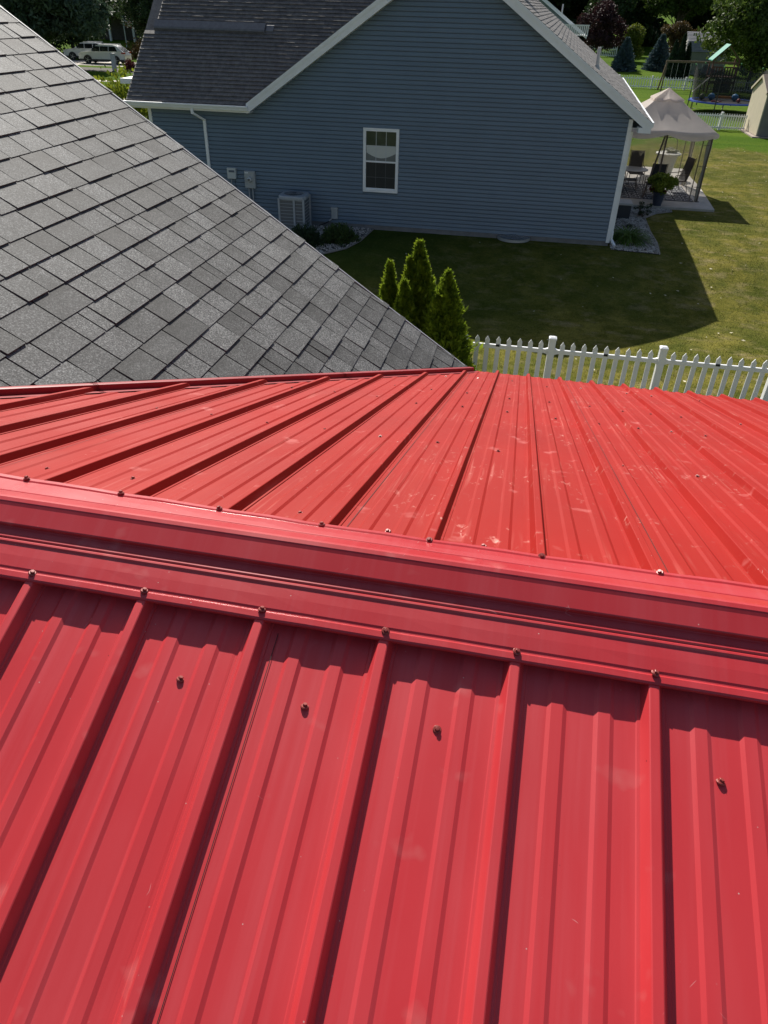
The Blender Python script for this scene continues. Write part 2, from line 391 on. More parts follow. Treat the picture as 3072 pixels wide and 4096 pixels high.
def panel(x0, nrib, side, t0, T, name='metal_panel', lift=0.0):
    prof = rib_profile(x0, nrib, True); nt_ = 34; V = []; F = []
    ph = random.uniform(0, 10)
    # trailing overlap: last rib belongs to the next sheet except a hidden underlap
    prof = [p_ for p_ in prof if p_[0] <= x0 + (nrib - 1) * .2286 - .0345] + [(x0 + (nrib - 1) * .2286 - .0345, -.0004), (x0 + (nrib - 1) * .2286 - .030, -.0010)]
    for j in range(nt_ + 1):
        for x, h in prof:
            if side == 'F':
                te = T
                if x < AX + .1: te = min(T, (yv(x) - APY) / c2 - .085)
                t = t0 + (te - t0) * (j / nt_)
                end = te
            else: end = T; t = t0 + (T - t0) * (j / nt_)
            hh = h
            if side == 'F' and x < AX + .05 and end < T and end - t < .03: hh = h * max(0, (end - t) / .03)
            wob = .0008 * sin(t * 1.7 + ph + x * 3) + .0002 * sin(t * 5.1 + ph * 2 + x * 9) if h < .001 else 0
            b_ = hh - RH + wob + lift
            V.append(PF(x, t, b_) if side == 'F' else PN(x, t, b_))
    k = len(prof)
    for j in range(nt_):
        for i in range(k - 1):
            f = (j * k + i, j * k + i + 1, (j + 1) * k + i + 1, (j + 1) * k + i)
            F.append(f[::-1] if side == 'N' else f)
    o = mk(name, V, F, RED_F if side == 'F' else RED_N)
    return o
deck = MB()
# timber deck under the sheets
xl, xr = -1.95, 5.2
mroof = MB()
mroof.add([PF(x, t, h) for h in (-.034, -.11) for x, t in ((AX, .0), (xr, .0), (xr, LF - .03), (AX, LF - .03))], [(0, 1, 2, 3), (4, 7, 6, 5), (3, 2, 6, 7), (1, 5, 6, 2), (0, 3, 7, 4)])
mroof.add([PN(x, t, h) for h in (-.034, -.11) for x, t in ((-2.5, .03), (xr, .03), (xr, LF - .03), (-2.5, LF - .03))], [(0, 3, 2, 1), (4, 5, 6, 7), (3, 7, 6, 2), (1, 2, 6, 5), (0, 4, 7, 3)])
tri = [(-2.55, .02), (AX, .02), (AX, LF - .03)]
mroof.add([PF(x, t, -.034) for x, t in tri], [(0, 1, 2)])
metal_roof = mroof.build('metal_roof', BLACK, house)
phN, phF = -.8469, -1.0402
for k in range(-6, 26, 4):   # near sheets: seams at ribs -2, 2, 6 ...
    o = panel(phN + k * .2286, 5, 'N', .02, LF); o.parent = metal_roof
for a, b in ((-5, -1), (-1, 3), (3, 6), (6, 10), (10, 14), (14, 18), (18, 22), (22, 26)):
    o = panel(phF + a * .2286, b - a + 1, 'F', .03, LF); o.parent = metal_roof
# dark lap gaps beside the seams
def lapline(side, k, t0, t1, x):
    mb = MB(); P = PF if side == 'F' else PN
    V = [P(x - .0007, t0, -RH + .0022), P(x + .0007, t0, -RH + .0022), P(x + .0007, t1, -RH + .0022), P(x - .0007, t1, -RH + .0022)]
    mb.add(V, [(0, 1, 2, 3) if side == 'F' else (3, 2, 1, 0)]); mb.build('lap_joint', BLACK, metal_roof)
lapline('N', 2, .17, LF, phN + 2 * .2286 + .0355)
lapline('F', -1, .17, (yv(phF - .2286 + .036) - APY) / c2 - .11, phF - .2286 + .036)
lapline('F', 3, .17, LF, phF + 3 * .2286 + .036); lapline('F', 6, .17, LF, phF + 6 * .2286 + .036)
# ridge cap: raised box with beaded flanges
def cap_mesh():
    near = [(.0012, .0216), (.0026, .0209), (.010, .0185), (.047, .0145), (.0490, .0130), (.0500, .0035), (.0515, .0028), (.066, .0024), (.069, .0050), (.0725, .0056), (.0755, .0026), (.0790, .0052), (.0825, .0056), (.086, .0024),
            (.110, .0030), (.134, .0024), (.1375, .0006), (.1405, .0006), (.144, .0034), (.155, .0036), (.1585, .0015), (.1588, -.0045)]
    far = near
    NX = 90; x0, x1 = -2.3, xr; V = []; 
    for i in range(NX + 1):
        x = x0 + (x1 - x0) * i / NX
        row = []
        # waviness of the thin flanges between the screws
        ph = (x - phN) / .2286; wv = .0018 * (0.5 - .5 * cos(2 * pi * ph))
        phf = (x - phF) / .2286; wf = .0022 * (0.5 - .5 * cos(2 * pi * phf))
        bow = .014 * max(0, (-.35 - x)) ** 1.0 if x < -.35 else .006 * min(1, max(0, x - .25))
        for t, h in reversed(far): row.append(PF(x, t, h + (wf + bow) * max(0, (t - .09) / .07)))
        row.append((x, APY, APZ + .0225))
        for t, h in near: row.append(PN(x, t, h + wv * max(0, (t - .09) / .07)))
        V += row
    k = len(near) * 2 + 1
    F = [(i * k + j, i * k + j + 1, (i + 1) * k + j + 1, (i + 1) * k + j) for i in range(NX) for j in range(k - 1)]
    o = mk('ridge_cap', V, F, RED_C, metal_roof)
    return o
cap_mesh()
# screws (hex head with flanged washer), one mesh shared
def screw_mesh():
    mb = MB()
    mb.lathe([(.0075, 0), (.0075, .0012), (.0062, .0028)], n=16)
    mb.lathe([(.0042, .0028), (.0042, .0062), (.0036, .0068)], n=6)
    mb.lathe([(.0022, .0068), (.0020, .0069)], n=8)
    me = bpy.data.meshes.new('screw'); me.from_pydata(mb.V, [], mb.F); me.materials.append(SCREWM); return me
SCM = screw_mesh()
def screw(P, side):
    o = bpy.data.objects.new('screw', SCM); link(o, metal_roof); o.location = P; o.scale = (1.0, 1.0, 1.0)
    o.rotation_euler = ((S1 if side == 'N' else -S2) + random.uniform(-.06, .06), random.uniform(-.06, .06), random.uniform(0, 3)); return o
for i in range(-5, 22): screw(PN(phN + i * .2286, .1417 + random.uniform(-.002, .002), .0035), 'N')
for i in range(-4, 22):
    x = phF + i * .2286; bow = .014 * max(0, (-.35 - x)) if x < -.35 else .006 * min(1, max(0, x - .25))
    screw(PF(x, .1475, .0035 + bow), 'F')
for x in (-1.19, -.500, -.272, -.046, .399, .63, .87, 1.1): screw(PN(x, .288 + random.uniform(-.005, .005), -RH), 'N')
for x in (-.957, -.729, -.5, -.272, -.046, .18, .399, .63, .87): screw(PN(x, 1.35, -RH), 'N')
for x, t in ((-1.13, .35), (-.906, .37), (-.44, .28), (-.227, .241), (-.015, .231), (.407, .215), (.64, .24), (.87, .24)): screw(PF(x, t, -RH), 'F')
for x in (-1.33, -1.11, -.88, -.66, -.45, -.24, -.02, .41, .655, .89, 1.12, 1.35): screw(PF(x, 1.30 + random.uniform(-.025, .025), -RH), 'F')
for x in (-1.33, -1.1, -.88, -.66, -.45, -.23, -.01, .22, .42, .60, .75, .90, 1.19, 1.42): screw(PF(x, 2.27 + random.uniform(-.03, .05), -RH), 'F') if yv(x) > APY + 2.4 * c2 else None
for x in (-.66, -.45, -.25, -.01, .21, .43, .60, .75, .91, 1.21, 1.45, 1.7): screw(PF(x, 2.84 + random.uniform(-.04, .06), -RH), 'F') if yv(x) > APY + 3.0 * c2 else None
for x in (-.45, -.24, -.01, .22, .45, .75, .91, 1.22, 1.62, 1.85): screw(PF(x, 3.7 + random.uniform(-.05, .15), -RH), 'F') if yv(x) > APY + 3.9 * c2 else None
# valley flashing along the shingles
vd = Vector((AX - (-2.576), AY - APY, 0)).normalized(); pv = Vector((vd.y, -vd.x, 0))
def vpt(s, u, h):  # s 0..1 along the valley, u metres towards the red roof, h above the red pan
    x = -2.576 + s * (AX + .02 + 2.576); y = yv(x); x += pv.x * u; y += pv.y * u
    return (x, y, APZ - T2 * (y - APY) - RH + h)
def strip(name, prof, m, par, s0=0., s1=1., n=24, jit=0.0):
    V = []
    for i in range(n + 1):
        s = s0 + (s1 - s0) * i / n; j_ = random.uniform(-jit, jit)
        V += [vpt(s, u + j_, h + j_ * .5) for u, h in prof]
    k = len(prof); F = [(i * k + j, i * k + j + 1, (i + 1) * k + j + 1, (i + 1) * k + j) for i in range(n) for j in range(k - 1)]
    return mk(name, V, F, m, par)
DRED = mat('dark_red_flashing', (.30, .016, .022), .4, var=.12, vscale=8)
for a, b in ((0, .37), (.365, .70), (.695, 1.0)):
    strip('valley_flashing', [(.10, .0035), (.052, .0042), (.050, .030), (.040, .033), (.012, .033), (.008, .012)], DRED, metal_roof, a, b)
strip('valley_liner', [(.014, .012), (-.03, .02)], BLACK, metal_roof)
# eave trim and gutterless drip
mb = MB(); mb.add([PF(AX - .02, LF - .01, -.022), PF(xr, LF - .01, -.022), PF(xr, LF - .01, -.14), PF(AX - .02, LF - .01, -.14)], [(0, 3, 2, 1)]); mb.build('eave_trim', DRED, metal_roof)

# ---- shingle roof
CT, ST = cos(TH), sin(TH)
def PS(v, y, h=0):   # v metres along the slope (x = v*CT), h above the deck
    x = v * CT; return (x + h * ST, y, shz(x) + h * CT)
def yrake(x): return 5.03 - (x - AX) * .118
mb = MB()
vt, vb = -8.0, AX / CT + .01
dp = [(vt, -3.0), (vt, yrake(vt * CT)), (vb, yrake(AX)), (-2.576 / CT, APY), (vb, -3.0)]
# deck polygon follows the valley
V = [PS(v, y, -.004) for v, y in dp] + [PS(v, y, -.09) for v, y in dp]
shroof = mk('shingle_roof', V, [(0, 4, 3), (0, 3, 1), (1, 3, 2), (5, 8, 9), (5, 6, 8), (6, 7, 8), (1, 6, 5, 0), (1, 2, 7, 6)], BLACK, house)
EXP = .1515
# valley half-plane in (v,y): y <= yv(x) is red roof for v > apex ; keep shingles with y >= yv(x) (far side)
ka = CT * SL / T2; kb = yv(0) # y_v = kb + ka*v
tabs = []
for k in range(-18, 28):
    vlow = -4.324 + EXP * k
    y = -3.2 + random.uniform(0, .2)
    xr_ = vlow * CT
    while y < 5.9:
        wd = random.choice((.085, .13, .16, .18, .19, .21, .24, .27)) ; y1 = y + wd
        poly = [(vlow - EXP - .012, y), (vlow, y), (vlow, y1 - .0095), (vlow - EXP - .012, y1 - .0095)]
        poly = clip(poly, ka, -1, -(kb + .012))                # beyond the valley line on the far slope
        if poly and (vlow * CT > -2.6 or min(q[1] for q in poly) < APY):
            pass
        poly = clip(poly, .118 * CT, 1, 5.03 + .118 * AX + random.choice((.022, .026, .030, .018))) if poly else poly
        if poly and area(poly) > .0006:
            cx = sum(q[0] for q in poly) / len(poly); cy = sum(q[1] for q in poly) / len(poly)
            tabs.append((k, poly, cx, cy, vlow))
        y = y1
def inview(cx, cy):   # the triangle of roof the photograph shows, with a margin
    x = cx * CT; left = 2.2 + (x + 1.93) * (5.42 - 2.2) / (-3.82 + 1.93)
    return cy - left + .25
vis = [t for t in tabs if inview(t[2], t[3]) > 0]; rest = [t for t in tabs if inview(t[2], t[3]) <= 0]
if len(vis) > 300:
    vis.sort(key=lambda t: -(inview(t[2], t[3]))); rest += vis[300:]; vis = vis[:300]
def tab_geo(t):
    k, poly, cx, cy, vlow = t
    thick = random.choice((.0012, .0018, .0070, .0085)); n_ = len(poly); V = []
    lift = random.uniform(0, .0012)
    for v, y in poly:
        f = (v - (vlow - EXP - .012)) / (EXP + .012); V.append(PS(v, y, .0007 + (.0026 + thick * .7 + lift) * f))
    for v, y in poly: V.append(PS(v, y, -.003))
    F = [tuple(range(n_)), tuple(range(2 * n_ - 1, n_ - 1, -1))] + [(i, n_ + i, n_ + (i + 1) % n_, (i + 1) % n_) for i in range(n_)]
    return V, F
def fixn(o):
    bm = bmesh.new(); bm.from_mesh(o.data); bmesh.ops.recalc_face_normals(bm, faces=bm.faces); bm.to_mesh(o.data); bm.free()
def band(o, vals):
    at = o.data.attributes.new('band', 'FLOAT', 'POINT'); at.data.foreach_set('value', vals)
def tabband(t):
    f = [(v - (t[4] - EXP)) / EXP for v, y in t[1]]; return f + f
for t in vis:
    V, F = tab_geo(t); o = mk('shingle', V, F, SH_N, shroof); band(o, tabband(t)); fixn(o)
def tone(o, vals_per_face):
    at = o.data.attributes.new('tone', 'FLOAT', 'FACE'); at.data.foreach_set('value', vals_per_face)
mb = MB(); tn = []; bn = []
for t in rest:
    V, F = tab_geo(t); mb.add(V, F); tn += [random.uniform(-.2, .2)] * len(F); bn += tabband(t)
o = mb.build('shingle_field', SH_N, shroof); tone(o, tn); band(o, bn); tag(o, kind='stuff')
# rake board and drip edge
xa, xb = -6.2, AX
mb = MB()
for dy, za, zb, m_ in ((.012, .012, -.06, 0),):
    P = lambda x, dy, dz: (x, yrake(x) + dy, shz(x) + dz)
    mb.add([P(xa, .002, .008), P(xb, .002, .008), P(xb, .016, .008), P(xa, .016, .008), P(xa, .002, -.16), P(xb, .002, -.16), P(xb, .016, -.16), P(xa, .016, -.16)],
           [(0, 1, 2, 3), (4, 7, 6, 5), (3, 2, 6, 7), (0, 4, 5, 1), (1, 5, 6, 2), (0, 3, 7, 4)])
mb.build('rake_trim', mat('rake_metal_grey', (.30, .31, .32), .5), shroof)
# walls below (mostly hidden)
WCREAM = mat('tan_siding', (.45, .42, .36), .7, var=.05)
mb = MB(); mb.box(-6, 4.9, -2.2, 4.65, 0, 3.45); mb.build('wall', WCREAM, house)
mb = MB(); mb.prism([(-6, 3.4), (-.6, 3.4), (-6, 6.6)], 4.45, 4.65); mb.build('wall', WCREAM, house)

# ================================================================= BLUE HOUSE
bh = thing('blue_house', 'blue-grey vinyl sided house with dark shingle roof and white trim across the lawn', 'house', (-2.4, 23.56, 0))
def bl(o):  # geometry was written in world coordinates; shift into the house's frame
    o.matrix_parent_inverse = Matrix.Translation((2.4, -23.56, 0)); return o
YW = 23.56; XL, XR = -11.45, 2.90; PK = (-2.4, 7.24); SLP = .667
EAZ = 3.40
mb = MB()
mb.prism([(XL, .14), (XR, .14), (XR, 3.62), (PK[0], 7.1), (-8.0, 3.5), (-8.0, 3.2), (XL, 3.2)], YW + .03, YW + .2)
mb.box(XR - .2, XR, YW + .2, 36.2, .14, 3.5); mb.box(XL, XL + .2, YW + .2, 36.2, .14, 3.2); mb.box(XL, XR, 36.2, 36.4, .14, 3.4)
wall = bl(mb.build('wall', SIDING, bh))
mb = MB(); mb.box(XL + .02, XR - .02, YW - .005, YW + .19, -.2, .14); mb.box(XR - .2, XR - .015, YW, 36.2, -.2, .14)
bl(mb.build('foundation', FOUND, bh))
# siding boards
CO = .1143; WX0, WX1, WZ0, WZ1 = -4.73, -3.65, 1.12, 2.88
def board(x0, x1, z0, z1, xa1=None, xb1=None):
    # lapped profile: top edge back, bottom edge proud, returned lip
    xa1 = x0 if xa1 is None else xa1; xb1 = x1 if xb1 is None else xb1
    yb, yt, yg = YW - .036, YW - .022, YW + .026
    zt = z1 - .026; f = (zt - z0) / max(1e-4, z1 - z0); xa = x0 + (xa1 - x0) * f; xb = x1 + (xb1 - x1) * f
    V = [(x0, yb, z0), (x1, yb, z0), (xb, yt, zt), (xa, yt, zt), (xb, yg, zt - .004), (xa, yg, zt - .004), (xb1, yg, z1 + .003), (xa1, yg, z1 + .003), (x0, yg, z0 + .002), (x1, yg, z0 + .002)]
    o = mk('siding_board', V, [(0, 1, 2, 3), (3, 2, 4, 5), (5, 4, 6, 7), (8, 9, 1, 0)], SIDING, bh); return bl(o)
row = 0; z = .14
def rxl(z): return PK[0] - (PK[1] - .10 - z) / SLP
def rxr(z): return PK[0] + (PK[1] - .10 - z) / SLP
while z < 7.05:
    z1 = min(z + CO, 7.12)
    a0, b0, a1, b1 = XL + .09, XR - .10, XL + .09, XR - .10
    if z1 > 3.17: a0 = max(-8.25, rxl(z)) if z > 3.1 else XL + .09; a1 = max(-8.25, rxl(z1)); a0 = a0 if z > 3.1 else XL + .09; a1 = a1 if z > 3.1 else a0
    b0 = min(b0, rxr(z)); b1 = min(b1, rxr(z1))
    if z < WZ1 and z1 > WZ0:
        board(a0, WX0, z, z1); board(WX1, b0, z, z1)
    elif b1 > a1: board(a0, b0, z, z1, a1, b1)
    z += CO
# corner boards
mb = MB(); mb.box(XR - .10, XR + .012, YW - .042, YW + .09, .10, 3.42); bl(mb.build('corner_board', TRIM, bh, bevel=.004))
mb = MB(); mb.box(XL - .012, XL + .09, YW - .042, YW + .09, .10, 3.12); bl(mb.build('corner_board', TRIM, bh, bevel=.004))
# window
mb = MB(); F_ = .085
for x0, x1, z0, z1 in ((WX0, WX1, WZ1 - F_, WZ1), (WX0, WX1, WZ0, WZ0 + F_), (WX0, WX0 + F_, WZ0 + F_, WZ1 - F_), (WX1 - F_, WX1, WZ0 + F_, WZ1 - F_)): mb.box(x0, x1, YW - .052, YW + .05, z0, z1)
win = bl(mb.build('window', WHITE, bh))
zm = WZ0 + (WZ1 - WZ0) * .485
def wpart(mb, name, m): o = mb.build(name, m, win); return o
mb = MB(); mb.box(WX0 + F_, WX1 - F_, YW - .028, YW + .03, zm - .022, zm + .024); wpart(mb, 'meeting_rail', WHITE)
mb = MB(); mb.box(WX0 + F_, WX1 - F_, YW - .024, YW + .02, WZ0 + F_, WZ0 + F_ + .03); wpart(mb, 'sash_rail', WHITE)
PANE = mat('window_glass', (.045, .065, .06), .06, spec=.6, var=.3, vscale=1.5)
SCREEN = mat('insect_screen', (.028, .030, .031), .5, spec=.3)
BLINDM = mat('pleated_blind', (.55, .56, .52), .8)
mb = MB(); mb.box(WX0 + F_, WX1 - F_, YW - .012, YW - .002, zm + .024, WZ1 - F_); wpart(mb, 'pane', PANE)
mb = MB(); mb.box(WX0 + F_, WX1 - F_, YW - .014, YW - .006, WZ0 + F_ + .03, zm - .022); wpart(mb, 'insect_screen', SCREEN)
bx0, bx1 = WX0 + F_ + .01, WX1 - F_ - .01; zt = zm + .44
poly = [(bx0, zt), (bx1, zt), (bx1, zm + .24)] + [(bx1 - (bx1 - bx0) * i / 10, zm + .24 - .14 * sin(pi * i / 10)) for i in range(1, 10)] + [(bx0, zm + .24)]
mb = MB(); mb.prism(poly, YW - .0165, YW - .0125); wpart(mb, 'roman_blind', BLINDM)
mb = MB(); mb.box(bx0, bx1, YW - .0150, YW - .0122, zm + .026, zm + .25); wpart(mb, 'net_curtain', mat('net_curtain', (.17, .18, .17), .9))
for i in (1, 2):
    x = WX0 + F_ + (WX1 - WX0 - 2 * F_) * i / 3
    mb = MB(); mb.box(x - .008, x + .008, YW - .0195, YW - .0168, zm + .024, WZ1 - F_); wpart(mb, 'muntin', mat('muntin_white', (.50, .52, .54), .5))
    mb = MB(); mb.box(x - .006, x + .006, YW - .0170, YW - .0142, WZ0 + F_ + .03, zm - .022); wpart(mb, 'muntin', mat('muntin_dim', (.085, .09, .095), .6))
for zz, mm_ in ((zm + .415, 'muntin_white'), (WZ0 + .42, 'muntin_dim')):
    mb = MB(); mb.box(WX0 + F_, WX1 - F_, YW - .0205 if zz > zm else YW - .0176, YW - .0197 if zz > zm else YW - .0171, zz - .008, zz + .008); wpart(mb, 'muntin', MATS[mm_])

# roofs: front-facing wing
YE = 23.20; TW = .88; WZ = 3.33
def PW(x, y, h=0): L = math.sqrt(1 + TW * TW); return (x, y - h * TW / L, WZ + (y - YE) * TW + h / L)
YR = 28.6
def xval(y): return PK[0] - (PK[1] + .0 - (WZ + (y - YE) * TW)) / SLP     # where gable's left slope crosses
mb = MB()
pl = [(-11.95, YE), (-8.15, YE), (xval(YR), YR), (-11.95, YR)]
mb.add([PW(x, y, 0) for x, y in pl] + [PW(x, y, -.10) for x, y in pl], [(0, 1, 2, 3), (4, 7, 6, 5), (0, 4, 5, 1), (0, 3, 7, 4)])
rback = [(-11.95, YR), (xval(YR), YR), (xval(YR) + 1, YR + 6), (-11.95, YR + 6)]
mb.add([(x, y, PW(x, YR)[2] - (y - YR) * TW) for x, y in rback], [(0, 1, 2, 3)])
wingroof = bl(mb.build('roof', SH_H, bh))
Ls = math.sqrt(1 + TW * TW); EH = .143; cand = []
k = 0
while True:
    ylo = YE + k * EH / Ls
    if ylo > YR - .1: break
    yhi = ylo + EH / Ls + .008; xx = -11.95 + (0 if ylo < 25.12 else .32) - random.uniform(0, .01)
    x = xx
    while True:
        wd = random.choice((.16, .2, .24, .28, .33)); x1 = x + wd; lim = xval(ylo) - .01
        if x >= lim: break
        x1 = min(x1, lim); cand.append((k, x, x1, ylo, yhi)); x = x1
    k += 1
def tabW(c):
    k, x0, x1, ylo, yhi = c; th = random.choice((.026, .028, .030)); e = .003
    V = [PW(x0 + e, ylo, th), PW(x1, ylo, th), PW(x1, yhi, .001), PW(x0 + e, yhi, .001), PW(x0 + e, ylo, -.001), PW(x1, ylo, -.001)]
    return V, [(0, 1, 2, 3), (4, 5, 1, 0), (0, 3, 4), (1, 5, 2)]
cand.sort(key=lambda c: (c[0], abs(c[1] + 8)))
mb = MB(); tn = []
for i, c in enumerate(cand):
    V, F = tabW(c)
    if i < 290: mk('shingle', V, F, SH_H, wingroof)
    else: mb.add(V, F); tn += [random.uniform(-.10, .10)] * len(F)
o = mb.build('shingle_field', SH_H, wingroof); tone(o, tn); tag(o, kind='stuff')
# strip vent on the wing roof
mb = MB(); y0, y1 = 25.62, 25.95
pr = [(0, .06), (.05, .085), (.30, .085), (.36, .01), (.36, 0), (0, 0)]
V = []
for x in (-11.66, -8.12):
    for s_, h in pr: V.append(PW(x, 25.16 + s_ / Ls, h))
n_ = 6; mb.add(V, [tuple(range(n_)), tuple(range(2 * n_ - 1, n_ - 1, -1))] + [(i, n_ + i, n_ + (i + 1) % n_, (i + 1) % n_) for i in range(n_)])
bl(mb.build('ridge_vent', mat('grey_vent', (.13, .13, .14), .7, var=.15, vscale=9), bh))
mb = MB(); V = []
for x in (-8.10, -7.86):
    for s_, h in [(.04, .02), (.06, .045), (.26, .045), (.30, .02)]: V.append(PW(x, 25.16 + s_ / Ls, h))
mb.add(V, [(0, 1, 2, 3), (7, 6, 5, 4), (0, 4, 5, 1), (1, 5, 6, 2), (2, 6, 7, 3)]); bl(mb.build('vent_end_cap', MATS['grey_vent'], bh))
# gable roof slabs
YB = 39.0; YG = 23.20; OX = 5.75; SK = .038   # the house runs slightly askew of its street front
def gslab(sg):
    n_ = Vector((sg * SLP, 0, 1)).normalized(); mb = MB(); V = []
    for h in (0, -.16):
        for d, y in ((0, YG), (OX, YG), (OX, YB), (0, YB)):
            p = Vector((PK[0] + sg * d + SK * (y - YG), y, PK[1] - SLP * d)) + (n_ * h if d > 0 else Vector((0, 0, h * 1.2))); V.append(p)
    f = [(0, 1, 2, 3), (4, 7, 6, 5), (1, 5, 6, 2), (2, 6, 7, 3), (0, 3, 7, 4), (0, 4, 5, 1)]
    mb.add(V, f); return mb
groof = bl(gslab(1).build('roof', SH_H, bh)); fixn(groof)
lroof = bl(gslab(-1).build('roof', SH_H, bh)); fixn(lroof)
Lg = math.sqrt(1 + SLP * SLP)
for sg, par in ((1, groof), (-1, lroof)):
    mb = MB(); tn = []; nrm = Vector((sg * SLP, 0, 1)).normalized()
    k = 0
    while (OX - k * .143 / Lg) > .15:
        d0 = OX + .02 - k * .143 / Lg; d1 = d0 - .143 / Lg - .008; y = YG - .02
        ymax = YB
        while y < ymax:
            y1 = min(y + random.choice((.3, .4, .55)), ymax); th = random.choice((.014, .018, .022))
            P = lambda d, yy, h: Vector((PK[0] + sg * d + SK * (yy - YG), yy, PK[1] - SLP * d)) + nrm * h
            V = [P(d0, y + .004, th), P(d0, y1, th), P(d1, y1, .002), P(d1, y + .004, .002), P(d0, y + .004, 0), P(d0, y1, 0)]
            mb.add(V, [(0, 1, 2, 3), (4, 5, 1, 0), (0, 3, 4), (1, 5, 2)]); tn += [random.uniform(-.10, .10)] * 4
            y = y1
        k += 1
    o = mb.build('shingle_field', SH_H, par); fixn(o); tone(o, tn); tag(o, kind='stuff')
# rake fascia + crown strip + soffit
for sg in (1, -1):
    mb = MB(); xA, zA = PK[0], PK[1] - .01; xB = PK[0] + sg * (OX + .03); zB = PK[1] - SLP * (OX + .03) - .01
    def slat(y0, y1, ht, hb):
        V = [(xA, y0, zA + ht), (xB, y0, zB + ht), (xB, y0, zB + hb), (xA, y0, zA + hb), (xA, y1, zA + ht), (xB, y1, zB + ht), (xB, y1, zB + hb), (xA, y1, zA + hb)]
        mb.add(V, [(0, 1, 2, 3), (4, 7, 6, 5), (0, 4, 5, 1), (3, 2, 6, 7), (1, 5, 6, 2), (0, 3, 7, 4)])
    slat(YG - .028, YG - .003, -.03, -.255); slat(YG - .045, YG - .028, .015, -.075); slat(YG - .036, YG - .028, -.075, -.10)
    o = bl(mb.build('rake_board', TRIM, bh)); fixn(o)
    mb = MB(); V = [(xA, YG - .003, zA - .245), (xB, YG - .003, zB - .245), (xB, YW + .02, zB - .245), (xA, YW + .02, zA - .245)]
    V += [(a, b, c + .012) for a, b, c in V]
    mb.add(V, [(0, 1, 2, 3), (4, 7, 6, 5)]); bl(mb.build('soffit', TRIM, bh))
# eave returns at the ends of the rakes
for sg in (1,):
    xe = PK[0] + sg * OX; z0 = PK[1] - SLP * OX
    mb = MB(); mb.box(xe - .30, xe + .035, YG - .026, YG + .33, z0 - .27, z0 - .14); bl(mb.build('eave_return', TRIM, bh))
# right gutter along the eave
xe = PK[0] + OX; ze = PK[1] - SLP * OX
mb = MB(); mb.prism([(xe + .03, ze + .0), (xe + .085, ze + .0), (xe + .08, ze - .12), (xe + .03, ze - .13)], YG - .03, YB); mb.V = [(a + SK * (b - YG), b, c) for a, b, c in mb.V]; bl(mb.build('gutter', TRIM, bh))
mb = MB(); mb.box(xe - .45, xe + .02, YG + .33, YB, ze - .20, ze - .185); mb.V = [(a + SK * (b - YG), b, c) for a, b, c in mb.V]; bl(mb.build('soffit', TRIM, bh))
# wing gutter (K profile), soffit, downspout
mb = MB(); mb.prism([(YE - .13, WZ - .01), (YE - .01, WZ - .01), (YE - .01, WZ - .13), (YE - .10, WZ - .13), (YE - .115, WZ - .07), (YE - .13, WZ - .05)], -12.02, -8.12, 'x'); o = bl(mb.build('gutter', TRIM, bh)); fixn(o)
mb = MB(); mb.box(-11.95, -8.1, YE - .01, YW, WZ - .19, WZ - .175); mb.box(-11.95, -8.1, YE - .012, YE + .012, WZ - .19, WZ - .02); bl(mb.build('soffit', TRIM, bh))
dsx = -9.86
mb = MB(); mb.bar((dsx, YE - .07, WZ - .12), (dsx, YE - .07, WZ - .27), .075, .055); mb.bar((dsx, YE - .07, WZ - .25), (dsx + .20, YW - .06, WZ - .47), .075, .055); mb.bar((dsx + .20, YW - .055, WZ - .44), (dsx + .20, YW - .055, .15), .085, .06)
bl(mb.build('downspout', TRIM, bh))
mb = MB(); mb.bar((XR + .06, YW + .05, .42), (XR + .06, YW + .02, .18), .06, .05); mb.bar((XR + .06, YW + .03, .18), (XR + .16, YW - .18, .06), .07, .05); bl(mb.build('downspout', TRIM, bh))
mb = MB(); mb.bar((XR + .05, YW + .16, .2), (XR + .05, YW + .16, 3.1), .08, .06); bl(mb.build('downspout', TRIM, bh))
# low rear porch eave left of the wing
mb = MB(); mb.box(-12.55, -11.90, 24.3, 26.2, 3.72, 3.80); mb.box(-12.58, -11.90, 24.22, 24.3, 3.66, 3.80); bl(mb.build('side_eave', TRIM, bh))
# plumbing vent
mb = MB(); mb.lathe([(.05, 0), (.05, .56)], (1.83, 25.6, 4.44), 14); vp = bl(mb.build('vent_pipe', mat('pvc_white', (.62, .60, .57), .5), bh, smooth=False))
mb = MB(); mb.lathe([(.11, -.03), (.075, .06), (.06, .10)], (1.83, 25.6, 4.47), 14); mb.build('pipe_boot', mat('boot_metal', (.5, .48, .44), .4), vp)
mb = MB(); mb.add([(2.02, 25.2, 4.345), (2.16, 25.2, 4.252), (2.16, 25.3, 4.255), (2.02, 25.3, 4.348)], [(0, 1, 2, 3)]); bl(mb.build('roof_patch', MATS['boot_metal'], bh))

# ================================================================= THINGS BY THE BLUE HOUSE
# air conditioner
ac = thing('air_conditioner', 'grey outdoor air conditioner with round fan grille beside the blue house wall', 'air conditioner', (-6.77, 22.95, .04))
ACM = mat('ac_grey', (.36, .38, .40), .45, var=.05, vscale=5); ACD = mat('ac_coil', (.15, .158, .165), .6)
mb = MB(); mb.box(-.37, .37, -.35, .35, .04, .90); mb.build('coil', ACD, ac)
for i in range(9):
    z = .09 + i * .098; mb = MB()
    for a in ((-.40, .40, -.385, -.372), (-.40, .40, .372, .385)): mb.box(a[0], a[1], a[2], a[3], z, z + .013)
    for a in ((-.402, -.39, -.38, .38), (.39, .402, -.38, .38)): mb.box(a[0], a[1], a[2], a[3], z, z + .013)
    mb.build('guard_louver', ACM, ac)
for x, y in ((-.385, -.37), (.385, -.37), (-.385, .37), (.385, .37), (.09, -.372)): mb = MB(); mb.box(x - .03, x + .03, y - .028, y + .028, .0, .93); mb.build('corner_post', ACM, ac)
